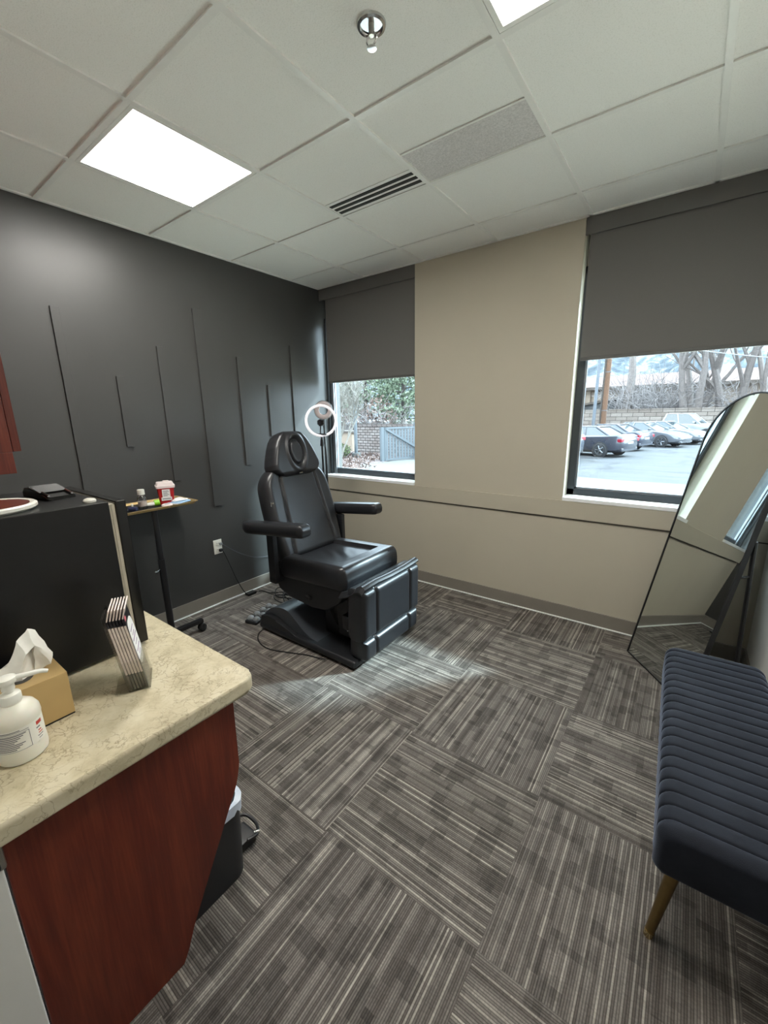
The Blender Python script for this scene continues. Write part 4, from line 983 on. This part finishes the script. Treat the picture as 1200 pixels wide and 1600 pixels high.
def tree(name, label, base, h, r, seed, mat, spread=.55, depth=5, nbr=3, lean=(0, 0), group=None, forks=1, twig=.012, low=.35):
    rng = random.Random(seed); t = thing(name, label, 'tree', base, 0, group)
    trunk, br = MB(), MB()
    def grow(p, d, L, rad, lev, mb):
        n = 4; pts = [p]; q = p.copy(); dd = d.copy()
        for k in range(n):
            dd = (dd+Vector((rng.uniform(-1, 1), rng.uniform(-1, 1), rng.uniform(-.4, .9)))*.13).normalized(); q = q+dd*L/n; pts.append(q.copy())
        re = max(rad*.55, twig*.6)
        mb.tube(pts, rad, 7 if lev == 0 else (5 if lev < 3 else 3), False, re)
        if lev >= depth: return
        for k in range(nbr+(1 if lev > 1 else 0)):
            i = rng.randint(2 if lev == 0 else 1, n); a = rng.uniform(0, 2*PI)
            side = Vector((math.cos(a), math.sin(a), 0)); nd = (dd*(1-spread)+side*spread*rng.uniform(.6, 1.2)+Vector((0, 0, .15))).normalized()
            grow(pts[i], nd, L*rng.uniform(.52, .75), max(rad*rng.uniform(.38, .6), twig*.7), lev+1, br)
    for f in range(forks):
        a = f*2*PI/forks+rng.uniform(0, 1); dv = Vector((lean[0]+.22*math.cos(a)*(forks > 1), lean[1]+.22*math.sin(a)*(forks > 1), 1)).normalized()
        grow(Vector((.25*math.cos(a), .25*math.sin(a), 0))*(forks > 1), dv, h*.5, r, 0, trunk)
    obj('trunk', trunk, mat, t); obj('branches', br, mat, t)
    return t

def vegetation():
    G = 'bare trees behind the block wall'
    t = tree('bare_tree', 'bare tree with vine tangled trunk right of the utility pole', (-5.3, 46.5, GZ), 15, .5, 11, M['bark'], .5, 4, 2, group=G)
    rng = random.Random(8); m = MB()
    for k in range(70):
        a = rng.uniform(0, 2*PI); z = rng.uniform(1.2, 4.6); R = .4+.35*rng.random()
        m.tube(spline([(R*math.cos(a), R*math.sin(a), z), (R*1.2*math.cos(a+.4), R*1.2*math.sin(a+.4), z-.6), (R*1.4*math.cos(a+.2), R*1.4*math.sin(a+.2), z-1.4)], 4), .03, 4)
    obj('vine_tangle', m, M['twig'], t)
    tree('bare_tree', 'big bare tree with several trunks above the white pickup', (-.2, 46, GZ), 15, .34, 23, M['bark'], .5, 5, 2, group=G, forks=4)
    tree('bare_tree', 'forked bare tree right of the big one above the pickup hood', (2.6, 47, GZ), 15, .38, 31, M['bark'], .5, 4, 2, group=G, forks=2)
    tree('bare_tree', 'thin bare tree rising over the arched mirror top', (5.2, 46, GZ), 14, .3, 45, M['bark'], .5, 4, 2, group=G, forks=2)
    def scrub(label, c, rad, n, seed, mat, cat='shrub', r=.03, leaf=None, name='bare_shrub'):
        rng = random.Random(seed); t = thing(name, label, cat, (c[0], c[1], GZ)); m = MB()
        for k in range(n):
            a = rng.uniform(0, 2*PI); q = rng.random()**.5; x, y = rad[0]*q*math.cos(a)*.4, rad[1]*q*math.sin(a)*.4
            pts = [Vector((x, y, 0))]; d = Vector((math.cos(a)*.5, math.sin(a)*.5, 1)).normalized(); L = rad[2]*rng.uniform(.5, 1)
            for s in range(4):
                d = (d+Vector((rng.uniform(-1, 1), rng.uniform(-1, 1), rng.uniform(-.6, .3)))*.45).normalized(); pts.append(pts[-1]+d*L/3.2)
            m.tube(pts, r, 3, False, r*.4)
            for s in (1, 2, 3):
                dd = Vector((rng.uniform(-1, 1), rng.uniform(-1, 1), rng.uniform(-.5, .8))).normalized(); m.tube([pts[s], pts[s]+dd*L*.25, pts[s]+dd*L*.25+Vector((rng.uniform(-1, 1), rng.uniform(-1, 1), rng.uniform(-1, 1)))*L*.15], r*.6, 3, False, r*.3)
        o = obj('twigs', m, mat, t)
        if leaf:
            m = MB(); m.leaves((0, 0, rad[2]*.55), (rad[0]*.6, rad[1]*.6, rad[2]*.5), leaf[1], leaf[2], rng); obj('leaves', m, leaf[0], t, False)
        return t
    scrub('wide tangle of bare grey twigs in front of the tan building', (-3.0, 48.5), (4.2, 1.4, 6.0), 430, 3, M['twig'])
    scrub('bare twiggy thicket right of the pickup behind the block wall', (4.6, 47.5), (3.4, 1.6, 4.4), 260, 4, M['twig'])
    # seen through the narrow window
    def conifer(label, x, y, h, r, seed, mat, nleaf=2600, low=.2):
        rng = random.Random(seed); t = thing('pine_tree', label, 'tree', (x, y, GZ), 0, 'pines behind the gate')
        m = MB(); m.tube([(0, 0, 0), (.05, .02, h*.5), (0, 0, h)], .2, 9, True, .05); obj('trunk', m, M['bark_dark'], t)
        b = MB(); f = MB()
        for k in range(26):
            z = h*(low+(1-low)*k/26); R = r*(1-.75*(k/26))*rng.uniform(.7, 1.1); a = k*2.4
            e = Vector((R*math.cos(a), R*math.sin(a), z+.25)); b.tube([(0, 0, z), e], .05, 4, False, .02)
            for s in (.5, .85):
                p = Vector((0, 0, z)).lerp(e, s); f.leaves(p, (R*.42, R*.42, .45), nleaf//52, .11, rng)
        obj('branches', b, M['bark_dark'], t); obj('foliage', f, mat, t, False)
    conifer('tall pine with dark bare trunk behind the stone wall', -20.6, 25.5, 10, 2.6, 2, M['pine'], 3600, .32)
    conifer('blue green pine at the right edge of the narrow window', -17.4, 26, 9, 3.0, 6, M['pine_b'], 5200, .2)
    conifer('distant pine at the left side of the narrow window', -27.5, 30, 10, 3.4, 9, M['pine'], 4200, .1)
    conifer('pine filling the gap between the two nearer pines', -21.5, 32, 10, 3.6, 12, M['pine_b'], 4800, .1)
    scrub('rust coloured shrub with dry leaves hanging behind the stone wall', (-17.8, 23.5), (2.4, 2, 3.4), 70, 7, M['twig'], leaf=(M['rust_leaf'], 900, .09), name='dry_shrub')
    scrub('bushy rust brown shrub behind the stone wall near the lamp post', (-19.5, 22.5), (3.0, 2, 3.0), 90, 17, M['twig'], leaf=(M['rust_leaf'], 700, .09), name='dry_shrub')
    tree('pale_tree', 'pale leafless small tree with fanning branches outside the narrow window', (-13.4, 14.2, GZ), 4.6, .05, 5, M['bark_pale'], .5, 5, 3, forks=5, twig=.010)
    scrub('bare pale arching shrub in front of the stone wall', (-12.9, 21.5), (2.5, 1.2, 2.8), 40, 21, M['bark_pale'], r=.02, name='arching_shrub')
    scrub('yellow green low shrub at the foot of the lamp post', (-14.4, 15.6), (1.1, .9, .75), 30, 15, M['twig'], leaf=(M['shrub_green'], 900, .05), r=.012, name='green_shrub')
    t = thing('garden_shed', 'small pinkish tan shed behind the pale leafless tree', 'shed', (-17.6, 19.2, GZ))
    m = MB(); m.box((-1.5, -.6, 0), (1.5, .6, 1.15)); obj('wall', m, M['stucco'], t, False)
    m = MB(); m.box((-1.6, -.7, 1.15), (1.6, .7, 1.25)); obj('roof', m, M['roof_edge'], t, False)
    rng = random.Random(9); m = MB()
    for _ in range(2200):
        p = Vector((rng.uniform(-16.5, -10.2), rng.uniform(11.5, 17.5), GZ+.07+rng.random()*.12))
        if p.x > -11.4 and p.y > 13.2: continue
        m.leaves(p, (.05, .05, .04), 1, .06, rng)
    o = obj('leaf_litter', m, M['rust_leaf'], None, False, origin=(-13, 14, GZ)); tag(o, 'reddish dry leaves scattered over the planting bed', 'leaves', kind='stuff')

def car(name, label, paint, loc, head, kind='sedan', group='parked cars'):
    t = thing(name, label, 'pickup truck' if kind == 'pickup' else 'car', (loc[0], loc[1], GZ), math.radians(head), group)
    P = M[paint]
    S = {'sedan': dict(st=[(-2.32, .42, .78, .66), (-2.26, .30, .98, .78), (-2.05, .24, 1.06, .86), (-1.4, .20, 1.02, .90), (0, .18, .97, .915), (.95, .18, .96, .915), (1.6, .20, .86, .895), (2.05, .24, .76, .84), (2.26, .28, .64, .72), (2.34, .36, .54, .58)],
                       gb=(-1.85, 1.05, .95, .80), rf=(-.95, .12, 1.43, .60), ax=(-1.36, 1.36), wr=.335),
         'suv': dict(st=[(-2.25, .45, .9, .72), (-2.2, .32, 1.12, .84), (-1.9, .26, 1.10, .91), (0, .24, 1.06, .925), (.95, .24, 1.04, .92), (1.8, .26, .98, .89), (2.15, .32, .8, .78), (2.25, .42, .65, .64)],
                     gb=(-2.15, 1.0, 1.06, .82), rf=(-1.75, .25, 1.66, .66), ax=(-1.36, 1.36), wr=.36),
         'pickup': dict(st=[(-2.9, .55, 1.12, .80), (-2.86, .48, 1.26, .94), (-2.0, .46, 1.26, .97), (-.75, .46, 1.26, .97), (.0, .44, 1.22, .97), (1.2, .44, 1.22, .97), (2.0, .46, 1.20, .96), (2.7, .48, 1.14, .90), (2.85, .52, 1.0, .80)],
                        gb=(-.85, 1.45, 1.22, .88), rf=(-.62, .65, 1.90, .72), ax=(-1.75, 1.85), wr=.42)}[kind]
    m = MB(); rows = []
    for x, zb, zt, hw in S['st']:
        q = []
        for s in (1, -1):
            pts = [(s*hw*.80, zb), (s*hw*.97, zb+.10), (s*hw, (zb+zt)/2), (s*hw*.97, zt-.06), (s*hw*.88, zt)]
            q += pts if s == 1 else pts[::-1]
        rows.append([(x, y, z) for y, z in q])
    m.loft(rows); body = obj('body', m, P, t, auto=35)
    a, b, z0, w0 = S['gb']; c, d, z1, w1 = S['rf']
    m = MB(); m.loft([[(a, -w0, z0-.05), (b, -w0, z0-.05), (b, w0, z0-.05), (a, w0, z0-.05)], [(c, -w1, z1-.03), (d, -w1, z1-.03), (d, w1, z1-.03), (c, w1, z1-.03)]]); obj('windows', m, M['car_glass'], t, False)
    m = MB(); m.box((c-.06, -w1-.015, z1-.045), (d+.05, w1+.015, z1), .02, 3)
    for s in (-1, 1):
        m.tube([(a, s*w0, z0-.03), (c, s*w1, z1-.03)], .055, 6); m.tube([(b, s*w0, z0-.03), (d, s*w1, z1-.03)], .04, 6); m.tube([((a+b)/2-.1, s*(w0+.003), z0-.03), ((c+d)/2, s*(w1+.003), z1-.03)], .04, 6)
        if kind == 'suv': m.tube([((a*.62+b*.38)-.3, s*(w0+.003), z0-.03), (c+.45, s*(w1+.003), z1-.03)], .05, 6)
    obj('roof', m, P, t)
    if kind == 'pickup':
        m = MB(); m.box((-2.72, -.78, 1.1), (-.95, .78, 1.268)); obj('bed_floor', m, M['tyre'], t, False)
    R = S['wr']
    for x in S['ax']:
        for s in (-1, 1):
            y = s*(S['st'][4][3]-.09)
            m = MB(); m.lathe([(0, -.11), (R*.82, -.11), (R, -.08), (R, .08), (R*.82, .115), (R*.66, .105), (0, .10)], (x, y, R), 26, (0, s, 0)); w = obj('wheel', m, M['tyre'], t)
            m = MB(); m.lathe([(0, .112), (R*.16, .115), (R*.2, .10), (0, .10)], (x, y, R), 18, (0, s, 0)); m.lathe([(R*.62, .09), (R*.68, .118), (R*.62, .12), (R*.58, .1)], (x, y, R), 26, (0, s, 0))
            for k in range(5):
                an = 2*PI*k/5; dv = Vector((math.cos(an), 0, math.sin(an))); m.tube([Vector((x, y+s*.112, R))+dv*R*.1, Vector((x, y+s*.108, R))+dv*R*.64], R*.10, 5)
            obj('rim', m, M['rim'], w)
            m = MB(); m.lathe([(R*1.03, 0), (R*1.14, 0), (R*1.14, .012), (R*1.03, .012)], (x, s*(S['st'][4][3]-.012), R), 26, (0, s, 0)); obj('wheel_arch', m, M['tyre'], t)
    xr, zr, xf, zf = S['st'][1][0], S['st'][1][2], S['st'][-2][0], S['st'][-2][2]
    for s in (-1, 1):
        m = MB(); m.box((xr-.045, s*.70-.17, zr-.26), (xr+.30, s*.70+.13, zr-.10), .03); obj('tail_lamp', m, M['tail'], t)
        m = MB(); m.box((xf-.24, s*.62-.14, zf-.12), (xf+.03, s*.62+.15, zf), .03); obj('head_lamp', m, M['head'], t)
        m = MB(); m.box((b-.42, s*(w0+.20)-.09, z0+.02), (b-.30, s*(w0+.20)+.09, z0+.16), .03); obj('side_mirror', m, P, t)
    m = MB(); m.box((xr-.07, -.26, zr-.36), (xr+.02, .26, zr-.24), .005); obj('number_plate', m, M['plate'], t)
    m = MB(); m.box((xf-.02, -.42, zf-.24), (xf+.07, .42, zf-.10), .02); obj('grille', m, M['tyre'], t)
    m = MB(); m.box((xr-.05, -.75, .30), (xr+.25, .75, .44), .03); m.box((xf-.25, -.70, .27), (xf+.06, .70, .38), .03); obj('bumper', m, M['tyre'] if kind != 'sedan' else P, t)
    return t

outdoors(); vegetation()
car('sedan', 'dark blue grey sedan with red tail lamps seen from behind', 'dark blue grey car paint', (-4.42, 23.3), 161)
car('sedan', 'charcoal sedan parked just beyond the dark blue grey sedan', 'charcoal car paint', (-4.05, 27.2), 160)
car('suv', 'steel grey suv cut off by the left window frame', 'steel grey car paint', (-6.25, 20.9), 156, 'suv')
car('sedan', 'silver sedan facing right with five spoke wheel', 'silver car paint', (-2.3, 30.8), -22)
car('sedan', 'pearl silver sedan half hidden behind the silver sedan', 'pearl silver car paint', (-1.35, 33.6), -22)
car('pickup', 'white pickup truck facing right in front of the block wall', 'white truck paint', (-.75, 36.6), -14, 'pickup')

# ------------------------------------------------------------------ light
def lights():
    w = bpy.data.worlds.new('sky'); SC.world = w; w.use_nodes = True; nt = w.node_tree; nt.nodes.clear()
    out = nt.nodes.new('ShaderNodeOutputWorld'); bg = nt.nodes.new('ShaderNodeBackground'); tc = nt.nodes.new('ShaderNodeTexCoord')
    nz = nt.nodes.new('ShaderNodeTexNoise'); nz.inputs['Scale'].default_value = 2.2; nz.inputs['Detail'].default_value = 5
    nt.links.new(tc.outputs['Generated'], nz.inputs['Vector'])
    cr = nt.nodes.new('ShaderNodeValToRGB'); cr.color_ramp.elements[0].position = .35; cr.color_ramp.elements[0].color = (.58, .79, 1, 1); cr.color_ramp.elements[1].position = .62; cr.color_ramp.elements[1].color = (.80, .92, 1, 1)
    nt.links.new(nz.outputs['Fac'], cr.inputs[0]); nt.links.new(cr.outputs[0], bg.inputs[0]); bg.inputs[1].default_value = SKY
    nt.links.new(bg.outputs[0], out.inputs[0])
    s = bpy.data.lights.new('sun', 'SUN'); s.energy = SUN; s.angle = math.radians(3.5); s.color = (.70, .90, 1)
    o = bpy.data.objects.new('sun', s); COL.objects.link(o)
    d = Vector((.93, 1.0, 1.0)).normalized(); o.rotation_euler = d.to_track_quat('Z', 'Y').to_euler(); o.location = (20, 20, 20)
SKY, SUN = 11.0, 20.0
lights()
SC.view_settings.view_transform = 'Standard'; SC.view_settings.look = 'None'; SC.view_settings.exposure = 0.3; SC.view_settings.gamma = 1.0; SC.view_settings.use_curve_mapping = False
SC.cycles.use_denoising = True
SC.cycles.max_bounces = 10; SC.cycles.diffuse_bounces = 5; SC.cycles.glossy_bounces = 5; SC.cycles.transparent_max_bounces = 16
SC.cycles.sample_clamp_indirect = 6
